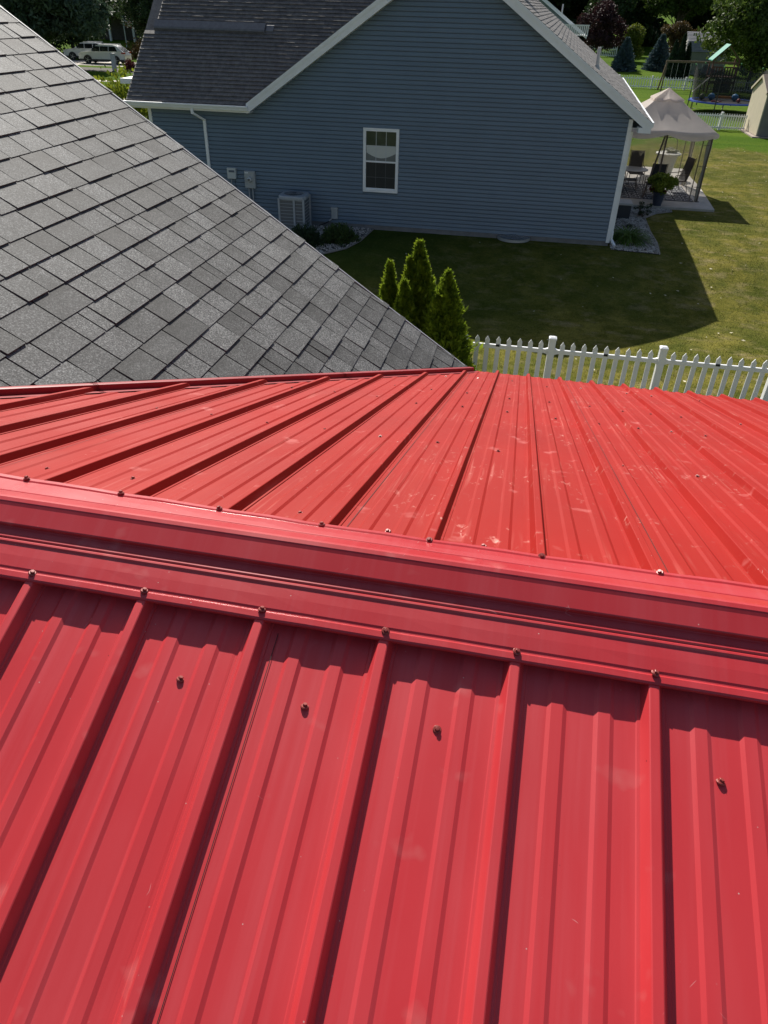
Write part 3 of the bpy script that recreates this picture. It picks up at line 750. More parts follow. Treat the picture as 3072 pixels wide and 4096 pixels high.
mb = MB(); mb.box(-.42, .42, -.40, .40, 0, .05); mb.build('base_pan', ACM, ac)
# lid with a hole
mb = MB(); N = 24; zt = 1.0; ring = []
V = []; hx, hy = .43, .41
for i in range(N):
    t = 2 * pi * i / N; c, s_ = cos(t), sin(t); k = 1 / max(abs(c), abs(s_)); k = min(k, 1.22)
    V += [(hx * c * k, hy * s_ * k, .90), (hx * c * k, hy * s_ * k, .965), (hx * c * k * .95, hy * s_ * k * .95, zt), (.31 * c, .31 * s_, zt + .012), (.30 * c, .30 * s_, .93)]
F = []
for i in range(N):
    j = (i + 1) % N
    for q in range(4): F.append((i * 5 + q, j * 5 + q, j * 5 + q + 1, i * 5 + q + 1))
mb.add(V, F); lid = mb.build('top_cover', ACM, ac)
mb = MB(); mb.lathe([(.30, .90), (.30, .905)], n=24); mb.build('fan_well', BLACK, ac)
mb = MB()
for r in (.07, .12, .17, .22, .27):
    P = [(r * cos(2 * pi * i / 20), r * sin(2 * pi * i / 20), zt + .012 + .02 * (1 - r / .3)) for i in range(21)]
    for a, b in zip(P[:-1], P[1:]): mb.bar(a, b, .006, n=3)
for i in range(8): t = 2 * pi * i / 8; mb.bar((.05 * cos(t), .05 * sin(t), zt + .028), (.31 * cos(t), .31 * sin(t), zt + .012), .006, n=3)
mb.lathe([(.07, zt + .02), (.065, zt + .035)], n=14)
mb.build('fan_grille', mat('grille_dark', (.10, .11, .12), .5), ac)
mb = MB()
for i in range(4):
    t = i * pi / 2 + .4; c, s_ = cos(t), sin(t); c2_, s2b = cos(t + .5), sin(t + .5)
    mb.add([(.05 * c, .05 * s_, .955), (.26 * c, .26 * s_, .94), (.26 * c2_, .26 * s2b, .97), (.05 * c2_, .05 * s2b, .965)], [(0, 1, 2, 3)])
mb.build('fan_blade', mat('blade_grey', (.2, .21, .22), .4), ac)
# boxes on the wall
def wallbox(name, label, cat, x0, x1, z0, z1, d, m, extra=None):
    t = thing(name, label, cat, ((x0 + x1) / 2, YW - .030, z0)); w_ = (x1 - x0) / 2
    mb = MB(); mb.box(-w_, w_, -d, 0, 0, z1 - z0); mb.build('enclosure', m, t, bevel=.01)
    if extra: extra(t, w_, d, z1 - z0)
    return t
BOXG = mat('meter_box_grey', (.36, .38, .38), .5, var=.05)
def ex1(t, w_, d, h):
    mb = MB(); mb.box(-w_ * .55, w_ * .75, -d - .006, -d, h * .60, h * .78); mb.build('label_plate', mat('plate', (.10, .12, .16), .5), t)
    mb = MB(); mb.bar((-.04, -.04, 0), (-.04, -.04, -1.2), .03, n=6); mb.build('conduit', GREYM, t)
    mb = MB(); mb.bar((.08, -.02, 0), (.10, -.02, -1.1), .012, n=5); mb.build('cable', BLACK, t)
wallbox('utility_box', 'small pale utility box on blue siding left of the round-dial meter', 'utility box', -9.06, -8.78, 1.26, 1.58, .11, mat('pale_box', (.50, .53, .52), .5), ex1)
def ex2(t, w_, d, h):
    mb = MB(); V = MB(); 
    g = MB(); n_ = 16
    for r, y in ((.085, -d), (.085, -d - .04), (.07, -d - .08), (.0, -d - .085)):
        for i in range(n_): g.V.append((r * cos(2 * pi * i / n_), y, h * .52 + r * sin(2 * pi * i / n_)))
    for j in range(3):
        for i in range(n_): g.F.append((j * n_ + i, j * n_ + (i + 1) % n_, (j + 1) * n_ + (i + 1) % n_, (j + 1) * n_ + i))
    g.build('meter_dial', mat('meter_glass', (.45, .47, .46), .15, spec=.8), t, smooth=True)
    mb = MB(); mb.box(-.04, .035, -d - .088, -d - .082, h * .47, h * .57); mb.build('dial_face', mat('dial_dark', (.08, .08, .08), .4), t)
    mb = MB(); mb.box(-w_ * .85, -w_ * .2, -d - .004, -d, h * .86, h * .93); mb.build('label_plate', WHITE, t)
    for x in (-.06, .06): mb = MB(); mb.bar((x, -.06, 0), (x, -.06, -1.0), .05, n=8); mb.build('conduit', GREYM, t)
wallbox('electric_meter', 'grey electric meter box with round glass dial and two conduits on blue wall', 'meter', -8.50, -8.16, 1.02, 1.52, .12, BOXG, ex2)
def ex3(t, w_, d, h):
    mb = MB(); mb.tube([(-.05, -.05, .02), (-.14, -.08, -.06), (-.30, -.10, -.14), (-.55, -.15, -.24)], .016, 6); mb.build('flexible_conduit', BLACK, t)
    mb = MB(); mb.bar((-.09, -.07, .0), (-.17, -.09, -.06), .05, n=8); mb.build('conduit_fitting', mat('zinc', (.55, .56, .57), .3, metal=.5), t)
    mb = MB(); mb.box(-w_ - .008, w_ + .008, -d - .01, 0, h - .05, h + .012); mb.build('hood', BOXG, t)
wallbox('disconnect_box', 'small grey disconnect box on blue siding right of the air conditioner', 'electrical box', -5.73, -5.53, .26, .60, .09, BOXG, ex3)
# window well
t = thing('window_well', 'half-round corrugated window well with clear cover against blue house foundation', 'window well', (.03, YW - .02, 0))
mb = MB(); N = 28; V = []
for z in (.02, .10):
    for rr in (.50, .47):
        for i in range(N + 1): a = pi + pi * i / N; V.append((rr * 1.0 * cos(a), rr * .95 * sin(a), z))
k = N + 1; F = []
for i in range(N): F += [(i, i + 1, 2 * k + i + 1, 2 * k + i), (k + i, 3 * k + i, 3 * k + i + 1, k + i + 1), (2 * k + i, 2 * k + i + 1, 3 * k + i + 1, 3 * k + i)]
mb.add(V, F); mb.build('steel_rim', mat('galvanised', (.42, .43, .43), .4, metal=.4), t)
mb = MB(); V = [(0, 0, .16)] + [(.49 * cos(pi + pi * i / N), .47 * sin(pi + pi * i / N), .112) for i in range(N + 1)]
mb.add(V, [(0, i, i + 1) for i in range(1, N + 1)]); mb.build('clear_cover', mat('clear_plastic', (.32, .34, .35), .12, spec=.8, alpha=.45), t)
mb = MB()
for i in range(0, N + 1, 4): a = pi + pi * i / N; mb.bar((.02 * cos(a), .0, .163), (.49 * cos(a), .47 * sin(a), .116), .012, n=3)
mb.build('cover_rib', MATS['clear_plastic'], t)

# gravel beds: real stones
def stones(name, label, poly, n, z0=.0, big=.045):
    xs_ = [p[0] for p in poly]; ys_ = [p[1] for p in poly]; V = []; 
    base = [(1, 0, 0), (-.5, .87, 0), (-.5, -.87, 0), (0, 0, .8), (.2, .1, -.6)]
    pts = []
    while len(pts) < n:
        x = rng.uniform(min(xs_), max(xs_)); y = rng.uniform(min(ys_), max(ys_)); ins = False
        for i in range(len(poly)):
            (xa, ya), (xb, yb) = poly[i - 1], poly[i]
            if (ya > y) != (yb > y) and x < (xb - xa) * (y - ya) / (yb - ya) + xa: ins = not ins
        if ins: pts.append((x, y))
    out = []
    for x, y in pts:
        r = rng.uniform(.4, 1.0) * big; a = rng.uniform(0, 6.28); q = rng.uniform(.6, 1)
        P = [(x + r * (cos(a) * b[0] - sin(a) * b[1] * q), y + r * (sin(a) * b[0] + cos(a) * b[1] * q), z0 + .02 + r * .8 * b[2] + rng.uniform(0, .02)) for b in base]
        for f in ((0, 1, 3), (1, 2, 3), (2, 0, 3)): out += [P[f[0]], P[f[1]], P[f[2]]]
    o = fast(name, np.array(out), 3, mat('river_stone', (.17, .15, .13), .8, col2=(.66, .61, .55), vscale=9, detail=6))
    return tag(o, label, 'stones', kind='stuff')
BEDL = [(-11.4, 23.5), (-11.4, 19.9), (-7, 19.9), (-5.3, 20.35), (-4.75, 21.1), (-4.5, 22.0), (-4.38, 23.5)]
BEDR = [(2.95, 23.12), (4.34, 22.95), (4.42, 24.2), (4.38, 25.6), (4.42, 27.5), (4.9, 28.3), (5.5, 28.75), (5.5, 29.15), (3.0, 29.15)]
MULCH = mat('dark_bed_soil', (.07, .06, .05), .95, var=.4, vscale=20)
for nm, P in (('bed_soil', BEDL), ('bed_soil', BEDR)):
    o = mk(nm, [(x, y, .012) for x, y in P], [tuple(range(len(P)))], MULCH); tag(o, kind='structure'); fixn(o)
    # fixn may flip single ngon; it is lit from both sides
stones('gravel_bed', 'pale river stones in the bed under the air conditioner', BEDL, 9000)
stones('gravel_bed', 'pale river stones in the bed at the corner of the blue house', BEDR, 7000)
EDG = mat('bed_edging', (.22, .20, .18), .7)
for P, lab in ((BEDL[2:], 'curved grey edging strip round the stone bed by the air conditioner'), (BEDR[1:8], 'grey edging strip round the stone bed at the house corner')):
    mb = MB(); mb.tube([(x, y, .03) for x, y in P], .022, 5); tag(mb.build('bed_edging', EDG), lab, 'edging')

# ---------------------------------------------------------------- foliage tools
def leafmat(name, col, col2, vs=1.2, tr=.25):
    m = mat(name, col, .62, col2=col2, vscale=vs, detail=5, spec=.25, trans=tr); return m
def cards(C, size, flat=0.0, elong=1.6, dirv=None, dj=.6):
    """one rhombus leaf (4 verts) per centre"""
    n = len(C); size = np.broadcast_to(size, (n,))
    a = rng.normal(size=(n, 3)) if dirv is None else dirv + rng.normal(size=(n, 3)) * dj
    a /= np.linalg.norm(a, axis=1)[:, None] + 1e-9
    b = rng.normal(size=(n, 3)); b[:, 2] *= (1 - flat); b -= (b * a).sum(1)[:, None] * a; b /= np.linalg.norm(b, axis=1)[:, None] + 1e-9
    L = (size * elong / 2)[:, None]; W = (size / 2)[:, None]
    V = np.stack([C - a * L, C + b * W, C + a * L, C - b * W], 1); return V.reshape(-1, 3)
def crown_points(n, c, r, clumps, cr=.34, hollow=.45, low=-1.0):
    """points gathered in clumps spread through an ellipsoid"""
    c = np.array(c, float); r = np.array(r, float)
    d = rng.normal(size=(clumps, 3)); d /= np.linalg.norm(d, axis=1)[:, None]; rad = rng.uniform(hollow, 1.0, clumps)[:, None]
    d = d * rad; d = d[d[:, 2] > low]; clumps = len(d)
    w_ = rng.uniform(.5, 1.3, clumps); idx = rng.choice(clumps, n, p=w_ / w_.sum())
    g = rng.normal(size=(n, 3)); g /= np.linalg.norm(g, axis=1)[:, None]; g *= (rng.uniform(0, 1, n) ** .45)[:, None]
    sz = (cr * w_[idx])[:, None]
    return c + (d[idx] + g * sz * np.array([1, 1, .75])) * r, c + d * r
def tree(name, label, cat, base, h, r, m, n=9000, leaf=.16, clumps=46, trunk=.16, bottom=.25, group=None, cr=.34, elong=1.5, hollow=.35):
    t = thing(name, label, cat, base, 0, group)
    zc = h * (1 + bottom) / 2; rz = h * (1 - bottom) / 2
    P, cl = crown_points(n, (0, 0, zc), (r[0], r[1], rz), clumps, cr, hollow)
    fast('crown', cards(P, rng.uniform(.6, 1.3, n) * leaf, elong=elong), 4, m, t)
    mb = MB(); mb.bar((0, 0, -.1), (random.uniform(-.2, .2), 0, zc * .7), trunk * 2, n=8, taper=.6)
    for q in cl[:: max(1, len(cl) // 12)]:
        s_ = random.uniform(.35, .65) * zc; mb.bar((0, 0, s_), tuple(q), trunk * .55, n=5, taper=.25)
    mb.build('trunk', BARK, t); return t
def conifer(name, label, cat, base, h, r, m, n=9000, leaf=.13, group=None, power=1.0, tiers=14, droop=.25):
    t = thing(name, label, cat, base, 0, group)
    u = rng.uniform(0, 1, n) ** 1.35; u = .03 + u * .95     # height fraction
    tier = np.floor(u * tiers + rng.uniform(-.15, .15, n)); fr = (u * tiers) % 1
    rad = (1 - u) ** power * r * (1.08 - .30 * fr) ; nb = 13
    a = rng.uniform(0, 2 * pi, n); lump = 1 + .16 * np.sin(a * nb / 2 + tier * 2.1) + .10 * np.sin(a * 3 + tier)
    k = rng.uniform(.25, 1, n) ** .5; rr = rad * lump * k + .03
    P = np.stack([rr * np.cos(a), rr * np.sin(a), u * h - k * droop * rad * .6], 1)
    d = np.stack([np.cos(a), np.sin(a), np.full(n, .25)], 1)
    fast('crown', cards(P, rng.uniform(.5, 1.2, n) * leaf, elong=2.6, dirv=d, dj=.35), 4, m, t)
    mb = MB(); mb.bar((0, 0, -.1), (0, 0, h * .93), .05 + r * .09, n=7, taper=.2)
    for i in range(40):
        z = h * (.06 + .86 * i / 40); aa = i * 2.4; q = (1 - z / h) ** power * r * .8; mb.bar((0, 0, z), (q * cos(aa), q * sin(aa), z - q * .12), .025, n=4, taper=.3)
    mb.build('trunk', BARK, t); return t
def arbor(label, base, h, r, n=9000, m=None, leaf=.045, group=None, name='arborvitae', tips=9):
    t = thing(name, label, 'arborvitae', base, 0, group)
    # several upright leaders, each a narrow plume of fans
    L = [(0, 0, 1.0, 1.0)] + [(r * .45 * cos(i * 2.3 + base[0] * 7), r * .45 * sin(i * 2.3 + base[0] * 7), random.uniform(.62, .93), random.uniform(.45, .7)) for i in range(tips)]
    Ps = []; D = []
    w_ = np.array([l[2] * l[3] for l in L]); w_ /= w_.sum()
    for (lx, ly, hh, rr), wv in zip(L, w_):
        m_ = int(n * wv); u = rng.uniform(0, 1, m_) ** .9
        prof = np.clip((u + .10) * 4, 0, 1) ** .6 * (1 - u) ** .88 * 1.28 + .025
        a = rng.uniform(0, 2 * pi, m_); k = rng.uniform(.45, 1, m_) ** .6
        lump = 1 + .20 * np.sin(a * 5 + u * 19) + .18 * np.sin(u * 37 + a * 3) + .25 * (rng.uniform(0, 1, m_) > .93)
        q = r * rr * prof * k * lump
        Ps.append(np.stack([lx * (1 - .3 * u) + q * np.cos(a), ly * (1 - .3 * u) + q * np.sin(a), u * h * hh + .02], 1))
        D.append(np.stack([np.cos(a) * .7, np.sin(a) * .7, np.full(m_, .9)], 1))
    P = np.concatenate(Ps); D = np.concatenate(D)
    fast('foliage', cards(P, rng.uniform(.5, 1.4, len(P)) * leaf, elong=3.0, dirv=D, dj=.42), 4, m, t)
    mb = MB()
    for lx, ly, hh, rr in L: mb.bar((lx * .4, ly * .4, -.05), (lx * .8, ly * .8, h * hh * .97), .035, n=5, taper=.15)
    mb.build('stem', mat('arborvitae_stem', (.20, .10, .05), .8), t); return t
ARB = leafmat('arborvitae_green', (.060, .110, .010), (.290, .370, .025), 6, .58)
g_ = 'arborvitae hedge by the shingle roof'
arbor('tallest arborvitae in the middle of the clump beside the shingle roof', (-1.62, 13.25, 0), 2.42, .50, 30000, ARB, group=g_)
arbor('slim arborvitae leftmost of the clump beside the shingle roof', (-2.15, 13.25, 0), 2.02, .31, 13000, ARB, group=g_, tips=4)
arbor('narrow arborvitae between the leftmost and the tallest one', (-1.80, 12.75, 0), 1.86, .32, 13000, ARB, group=g_, tips=4)
arbor('broad arborvitae at the end of the white picket fence', (-1.02, 12.65, 0), 2.10, .52, 30000, ARB, group=g_)

# shrubs & plants near the blue house
def shrub(name, label, cat, base, r, h, m, n=3500, leaf=.05, elong=2.2, up=.6):
    t = thing(name, label, cat, base)
    d = rng.normal(size=(n, 3)); d[:, 2] = np.abs(d[:, 2]); d /= np.linalg.norm(d, axis=1)[:, None]
    az = np.arctan2(d[:, 1], d[:, 0]); lump = 1 + .2 * np.sin(az * 5 + 1) + .15 * np.sin(az * 9 + d[:, 2] * 6)
    k = rng.uniform(.35, 1, n) ** .5 * lump; P = d * k[:, None] * np.array([r, r, h]) + np.array([0, 0, .03])
    dv = d.copy(); dv[:, 2] += up
    fast('foliage', cards(P, rng.uniform(.5, 1.2, n) * leaf, elong=elong, dirv=dv, dj=.5), 4, m, t)
    mb = MB()
    for i in range(9): a = i * .7; mb.bar((0, 0, 0), (r * .6 * cos(a), r * .6 * sin(a), h * .6), .02, n=4, taper=.4)
    mb.build('stem', BARK, t); return t
JUN = leafmat('juniper_green', (.030, .060, .018), (.075, .115, .035), 6, .15)
shrub('juniper_shrub', 'round green shrub in the stones right of the air conditioner', 'shrub', (-5.12, 21.85, 0), .50, .42, JUN)
shrub('juniper_shrub', 'dark shrub half hidden by the shingle roof below the air conditioner', 'shrub', (-6.0, 21.15, 0), .50, .48, leafmat('juniper_dark', (.018, .038, .020), (.045, .075, .035), 6, .15))
def strap_plant(name, label, cat, base, n, L, wd, m, up0=.9):
    t = thing(name, label, cat, base); V = []; F = []
    for i in range(n):
        a = random.uniform(0, 2 * pi); l = L * random.uniform(.55, 1.1); u = random.uniform(.35, up0); segs = 6; k = len(V)
        bx, by = random.uniform(-.12, .12), random.uniform(-.12, .12); px_, py_ = -sin(a), cos(a)
        for j in range(segs + 1):
            s = j / segs; r = l * s * cos(u) * (1 if s < .6 else 1); z = max(.02, l * s * sin(u) * 1.25 - l * .75 * s ** 2.2); ww = wd * (1 - s) ** .5 * (.6 + .4 * (s < .8))
            cx_, cy_ = bx + cos(a) * r, by + sin(a) * r
            V += [(cx_ - px_ * ww / 2, cy_ - py_ * ww / 2, z), (cx_ + px_ * ww / 2, cy_ + py_ * ww / 2, z)]
        for j in range(segs): F.append((k + 2 * j, k + 2 * j + 1, k + 2 * j + 3, k + 2 * j + 2))
    mk('leaves', V, F, m, t); mb = MB(); mb.lathe([(.12, 0), (.08, .12)], n=8); mb.build('crown_base', m, t); return t
STRAP = leafmat('daylily_green', (.045, .110, .015), (.14, .21, .035), 8, .3)
strap_plant('daylily_clump', 'arching long-leaved green clump in stones by the white corner board', 'plant', (3.50, 24.20, 0), 420, 1.15, .038, STRAP)
strap_plant('daylily_clump', 'small dark sparse plant in stones in front of the deck box', 'plant', (3.75, 26.0, 0), 60, .45, .02, leafmat('dark_leaf', (.02, .035, .018), (.05, .07, .03), 8, .2))
t = thing('dried_plant', 'thin bare twigs of a dried plant beside the potted plant', 'plant', (4.35, 27.6, 0)); mb = MB()
for i in range(40): a = random.uniform(0, 6.3); l = random.uniform(.2, .45); mb.bar((0, 0, 0), (l * .6 * cos(a), l * .6 * sin(a), l), .008, n=3)
mb.build('twigs', BARK, t); P, _ = crown_points(500, (0, 0, .28), (.28, .28, .22), 12)
fast('foliage', cards(P, .035), 4, MATS['dark_leaf'], t)
# deck box
t = thing('deck_box', 'dark resin deck box with pale lid beside the patio', 'storage box', (3.50, 27.45, 0)); mb = MB()
mb.box(-.42, .36, -.28, .35, .0, .46); mb.build('body', mat('resin_dark', (.022, .028, .036), .6), t, bevel=.01)
mb = MB(); mb.box(-.44, .39, -.31, .38, .46, .53); mb.build('lid', mat('resin_pale', (.42, .41, .40), .6), t, bevel=.01)
# patio slab
mb = MB(); mb.prism([(2.93, 29.25), (7.05, 29.25), (7.25, 33.4), (7.2, 37.5), (2.93, 37.5)], -.05, .08, 'z'); o = mb.build('patio', CONC); fixn(o); tag(o, kind='structure')
# potted plant
t = thing('potted_plant', 'leafy green plant in tall dark blue pot at the patio edge', 'potted plant', (5.05, 29.42, .08)); mb = MB()
mb.lathe([(.15, 0), (.21, .40), (.235, .43), (.235, .46), (.20, .46), (.19, .41)], n=20); mb.build('pot', mat('pot_blue', (.030, .040, .070), .5), t)
P, _ = crown_points(3600, (0, 0, .74), (.50, .46, .36), 26, .4); m_ = leafmat('coleus_green', (.075, .120, .012), (.28, .32, .04), 12, .3)
fast('foliage', cards(P, rng.uniform(.03, .08, len(P)), elong=1.9), 4, m_, t)
P, _ = crown_points(500, (0, 0, .55), (.30, .28, .18), 10, .4); fast('red_stems', cards(P, .05, elong=2), 4, leafmat('coleus_red', (.10, .02, .015), (.16, .05, .02), 9, .2), t)

# ================================================================= GAZEBO
gz_ = thing('gazebo', 'beige canopy gazebo with netting and dark posts on the patio', 'gazebo', (5.02, 32.05, .08))
GH = 1.66; ZE = 2.22
CANV = mat('taupe_canopy_fabric', (.82, .74, .68), .85, var=.05, vscale=2, trans=.55)
def canopy(hw, hw_top, ze, zt, sag, name, valance=.0, par=None, zwrink=0.0):
    V = []; F = []; NU, NV = 28, 12
    for sd in range(4):
        ca, sa = [(1, 0), (0, 1), (-1, 0), (0, -1)][sd]; k = len(V)
        for j in range(NV + 1):
            s = j / NV; w_ = hw_top + (hw - hw_top) * s; 
            for i in range(NU + 1):
                u = -1 + 2 * i / NU; z = zt + (ze - zt) * s ** .93
                e = abs(u); loc = 1 - e; z -= sag * sin(pi * min(1, s)) * .5 * (loc * (1 - abs(2 * e - 1) * 0 ))
                z -= .055 * s * sin(pi * (e)) * 1.0          # sags between centre rafter and hip
                z += zwrink * s * max(0, e - .45) * sin((s * 2 + e) * 46) 
                V.append((w_ * (ca * 0 + (-sa) * u) + ca * w_, w_ * ca * u + sa * w_, z))
        if valance:
            for j in (1, 2):
                for i in range(NU + 1):
                    u = -1 + 2 * i / NU; e = abs(u); sc = valance * (.45 + .55 * sin(pi * e)) * j / 2; w_ = hw + .01 * j
                    V.append(((-sa) * u * w_ + ca * (w_), w_ * ca * u + sa * w_, ze - sc - .055 * sin(pi * e)))
        n1 = NU + 1; rows = NV + (2 if valance else 0)
        for j in range(rows):
            for i in range(NU): F.append((k + j * n1 + i, k + j * n1 + i + 1, k + (j + 1) * n1 + i + 1, k + (j + 1) * n1 + i))
    return mk(name, V, F, CANV, par, smooth=True)
canopy(1.76, .40, ZE + .06, 3.22, .10, 'canopy', .20, gz_, .012)
canopy(.52, .01, 3.20, 3.52, .03, 'top_vent', .05, gz_)
for (x, y) in ((-1, -1), (1, -1), (1, 1), (-1, 1)):
    mb = MB(); X, Y = x * 1.60, y * 1.60
    mb.bar((X, Y, 0), (X, Y, ZE), .05); mb.bar((X - x * .28, Y, 0), (X - x * .28, Y, ZE), .03); mb.bar((X, Y - y * .28, 0), (X, Y - y * .28, ZE), .03)
    mb.box(X - .07, X + .07, Y - .07, Y + .07, 0, .03)
    for z in (.5, 1.2, 1.9): mb.bar((X, Y, z), (X - x * .28, Y, z), .015); mb.bar((X, Y, z), (X, Y - y * .28, z), .015)
    mb.build('post', BRONZE, gz_)
mb = MB()
for a, b in (((-1.6, -1.6), (1.6, -1.6)), ((1.6, -1.6), (1.6, 1.6)), ((1.6, 1.6), (-1.6, 1.6)), ((-1.6, 1.6), (-1.6, -1.6))): mb.bar((*a, ZE), (*b, ZE), .05); mb.bar((*a, ZE - .12), (*b, ZE - .12), .02)
for x, y in ((1, 1), (-1, 1), (1, -1), (-1, -1)): mb.bar((x * 1.65, y * 1.65, ZE), (x * .4, y * .4, 3.15), .03)
for x, y in ((0, 1), (0, -1), (1, 0), (-1, 0)): mb.bar((x * 1.6, y * 1.6, ZE), (x * .4, y * .4, 3.15), .025)
mb.build('frame', BRONZE, gz_)
for x, dx in ((-.02, -.34), (.04, 0)):
    mb = MB(); mb.bar((x + .0, -1.58, ZE), (x + dx, -1.50, .0), .055); mb.build('post', mat('bundled_netting', (.13, .09, .07), .8), gz_)
NET = mat('beige_netting', (.46, .44, .33), .8, alpha=.42)
for nm, P in (('netting', ((1.57, -1.57), (1.57, 1.57))), ('netting', ((1.57, 1.57), (-1.57, 1.57)))):
    V = []; N = 40
    for i in range(N + 1):
        s = i / N; x = P[0][0] + (P[1][0] - P[0][0]) * s; y = P[0][1] + (P[1][1] - P[0][1]) * s; w_ = .02 * sin(s * 60)
        V += [(x + w_, y + w_, .05), (x + w_, y + w_, ZE - .02)]
    mk(nm, V, [(2 * i, 2 * i + 2, 2 * i + 3, 2 * i + 1) for i in range(N)], NET, gz_)
for X, Y in ((1.57, -1.52), (1.57, 1.5), (-1.2, 1.55)):
    mb = MB(); mb.lathe([(.05, .0), (.09, .5), (.05, 1.1), (.10, 1.8), (.07, ZE)], (X, Y, 0), 8); mb.build('tied_netting', mat('netting_bundle', (.40, .38, .32), .85, alpha=.8), gz_)
# rug
t = MB(); t.box(3.5, 6.5, 30.35, 33.3, .084, .094); rug = t.build('rug', mat('rug_dark', (.040, .042, .052), .9)); tag(rug, 'dark patterned outdoor rug under the gazebo table', 'rug')
RW = mat('rug_pattern', (.42, .43, .45), .9)
mb = MB()
for i in range(9):
    for j in range(9):
        cx, cy = 3.68 + i * .33, 30.55 + j * .33
        for q in range(12):
            if (q + i + j) % 6 == 0: continue
            a, b = 2 * pi * q / 12, 2 * pi * (q + 1) / 12
            mb.add([(cx + .15 * cos(a), cy + .15 * sin(a), .0975), (cx + .15 * cos(b), cy + .15 * sin(b), .0975), (cx + .11 * cos(b), cy + .11 * sin(b), .0975), (cx + .11 * cos(a), cy + .11 * sin(a), .0975)], [(0, 3, 2, 1)])
mb.build('ring_pattern', RW, rug)
# patio chairs
def patio_chair(label, loc, rz, high=1.0):
    t = thing('patio_chair', label, 'chair', loc, rz, 'dark patio chairs under the gazebo')
    mb = MB(); mb.box(-.26, .26, -.25, .27, .40, .43); mb.build('seat', DKFAB, t)
    mb = MB(); V = []
    for i in range(9):
        s = i / 8; y = .25 + .22 * s + .03 * sin(s * 5); z = .43 + high * .74 * s
        for x in (-.25, .25): V += [(x, y, z), (x, y + .03, z + .005)]
    F = []
    for i in range(8): k = 4 * i; F += [(k, k + 2, k + 6, k + 4), (k + 1, k + 5, k + 7, k + 3), (k, k + 4, k + 5, k + 1), (k + 2, k + 3, k + 7, k + 6)]
    F += [(32, 34, 35, 33)]; mb.add(V, F); mb.build('backrest', DKFAB, t)
    for x in (-.28, .28):
        mb = MB(); mb.tube([(x, -.25, 0), (x, -.24, .42), (x, -.22, .63), (x, .30, .66), (x, .36, .70)], .014, 5); mb.build('armrest', BRONZE, t)
        mb = MB(); mb.tube([(x, -.25, .41), (x, .27, .41), (x, .40, .0)], .014, 5); mb.tube([(x, .27, .42), (x * .95, .50, 1.19 * high)], .014, 5); mb.build('side_frame', BRONZE, t)
    return t
patio_chair('high-backed dark chair facing the camera side beyond the gazebo table', (4.62, 33.2, .085), pi * .02)
patio_chair('dark chair seen from behind in front of the gazebo table', (5.05, 31.15, .085), pi * 1.02)
patio_chair('reclined dark chair at the right side under the gazebo', (6.02, 32.1, .085), -pi * .38, 1.05)
t = thing('patio_table', 'round dark metal patio table under the gazebo', 'table', (4.30, 32.1, .085)); mb = MB(); mb.lathe([(.58, .71), (.60, .72), (.60, .735), (.58, .74)], n=28); mb.build('tabletop', mat('table_top', (.07, .07, .068), .35), t)
for i in range(4): a = i * pi / 2 + .6; mb = MB(); mb.tube([(.45 * cos(a), .45 * sin(a), 0), (.28 * cos(a), .28 * sin(a), .35), (.42 * cos(a), .42 * sin(a), .71)], .016, 5); mb.build('leg', BRONZE, t)
mb = MB(); mb.lathe([(.28, .34), (.28, .36)], n=16); mb.build('brace', BRONZE, t)
t = thing('planter', 'large pale round pedestal planter standing behind the gazebo', 'planter', (6.05, 35.2, .08)); mb = MB(); mb.lathe([(.30, 0), (.28, .08), (.33, .5), (.40, .86), (.52, .88), (.52, .93), (.45, .95)], n=24); mb.build('body', mat('pale_resin', (.50, .49, .44), .6), t)
P, _ = crown_points(500, (0, 0, 1.02), (.36, .36, .10), 12); fast('flowers', cards(P, .06), 4, leafmat('pale_flowers', (.25, .28, .16), (.6, .58, .5), 14, .2), t)
mb = MB()
for s_ in (-1, 1): mb.tube([(.3 * s_, 0, .95), (.25 * s_, 0, 1.4), (0, 0, 1.7)], .012, 4)
mb.build('wire_hoop', BRONZE, t)
t = thing('small_plant_stand', 'slim dark plant on a stand beside the white corner board', 'plant', (3.15, 31.0, .08)); mb = MB(); mb.lathe([(.13, 0), (.10, .03), (.03, .06), (.03, .5), (.12, .55), (.14, .7)], n=12); mb.build('stand', BRONZE, t)
P, _ = crown_points(700, (0, 0, 1.15), (.17, .17, .45), 12); fast('foliage', cards(P, .06), 4, MATS['dark_leaf'], t)

# ================================================================= FENCES
def picket_mesh(w_, h, d, tip=.07):
    mb = MB(); mb.prism([(-w_ / 2, .03), (w_ / 2, .03), (w_ / 2, h - tip), (0, h), (-w_ / 2, h - tip)], -d / 2, d / 2)
    me = bpy.data.meshes.new('picket'); me.from_pydata(mb.V, [], mb.F); me.materials.append(WHITE)
    bm = bmesh.new(); bm.from_mesh(me); bmesh.ops.recalc_face_normals(bm, faces=bm.faces); bm.to_mesh(me); bm.free(); return me
def post_mesh(w_, h):
    mb = MB(); a = w_ / 2; mb.box(-a, a, -a, a, 0, h - .05)
    mb.add([(-a - .008, -a - .008, h - .05), (a + .008, -a - .008, h - .05), (a + .008, a + .008, h - .05), (-a - .008, a + .008, h - .05),
            (-a - .008, -a - .008, h - .02), (a + .008, -a - .008, h - .02), (a + .008, a + .008, h - .02), (-a - .008, a + .008, h - .02), (-a * .6, -a * .6, h), (a * .6, -a * .6, h), (a * .6, a * .6, h), (-a * .6, a * .6, h)],
           [(0, 3, 2, 1), (0, 1, 5, 4), (1, 2, 6, 5), (2, 3, 7, 6), (3, 0, 4, 7), (4, 5, 9, 8), (5, 6, 10, 9), (6, 7, 11, 10), (7, 4, 8, 11), (8, 9, 10, 11)])
    me = bpy.data.meshes.new('post'); me.from_pydata(mb.V, [], mb.F); me.materials.append(WHITE); return me
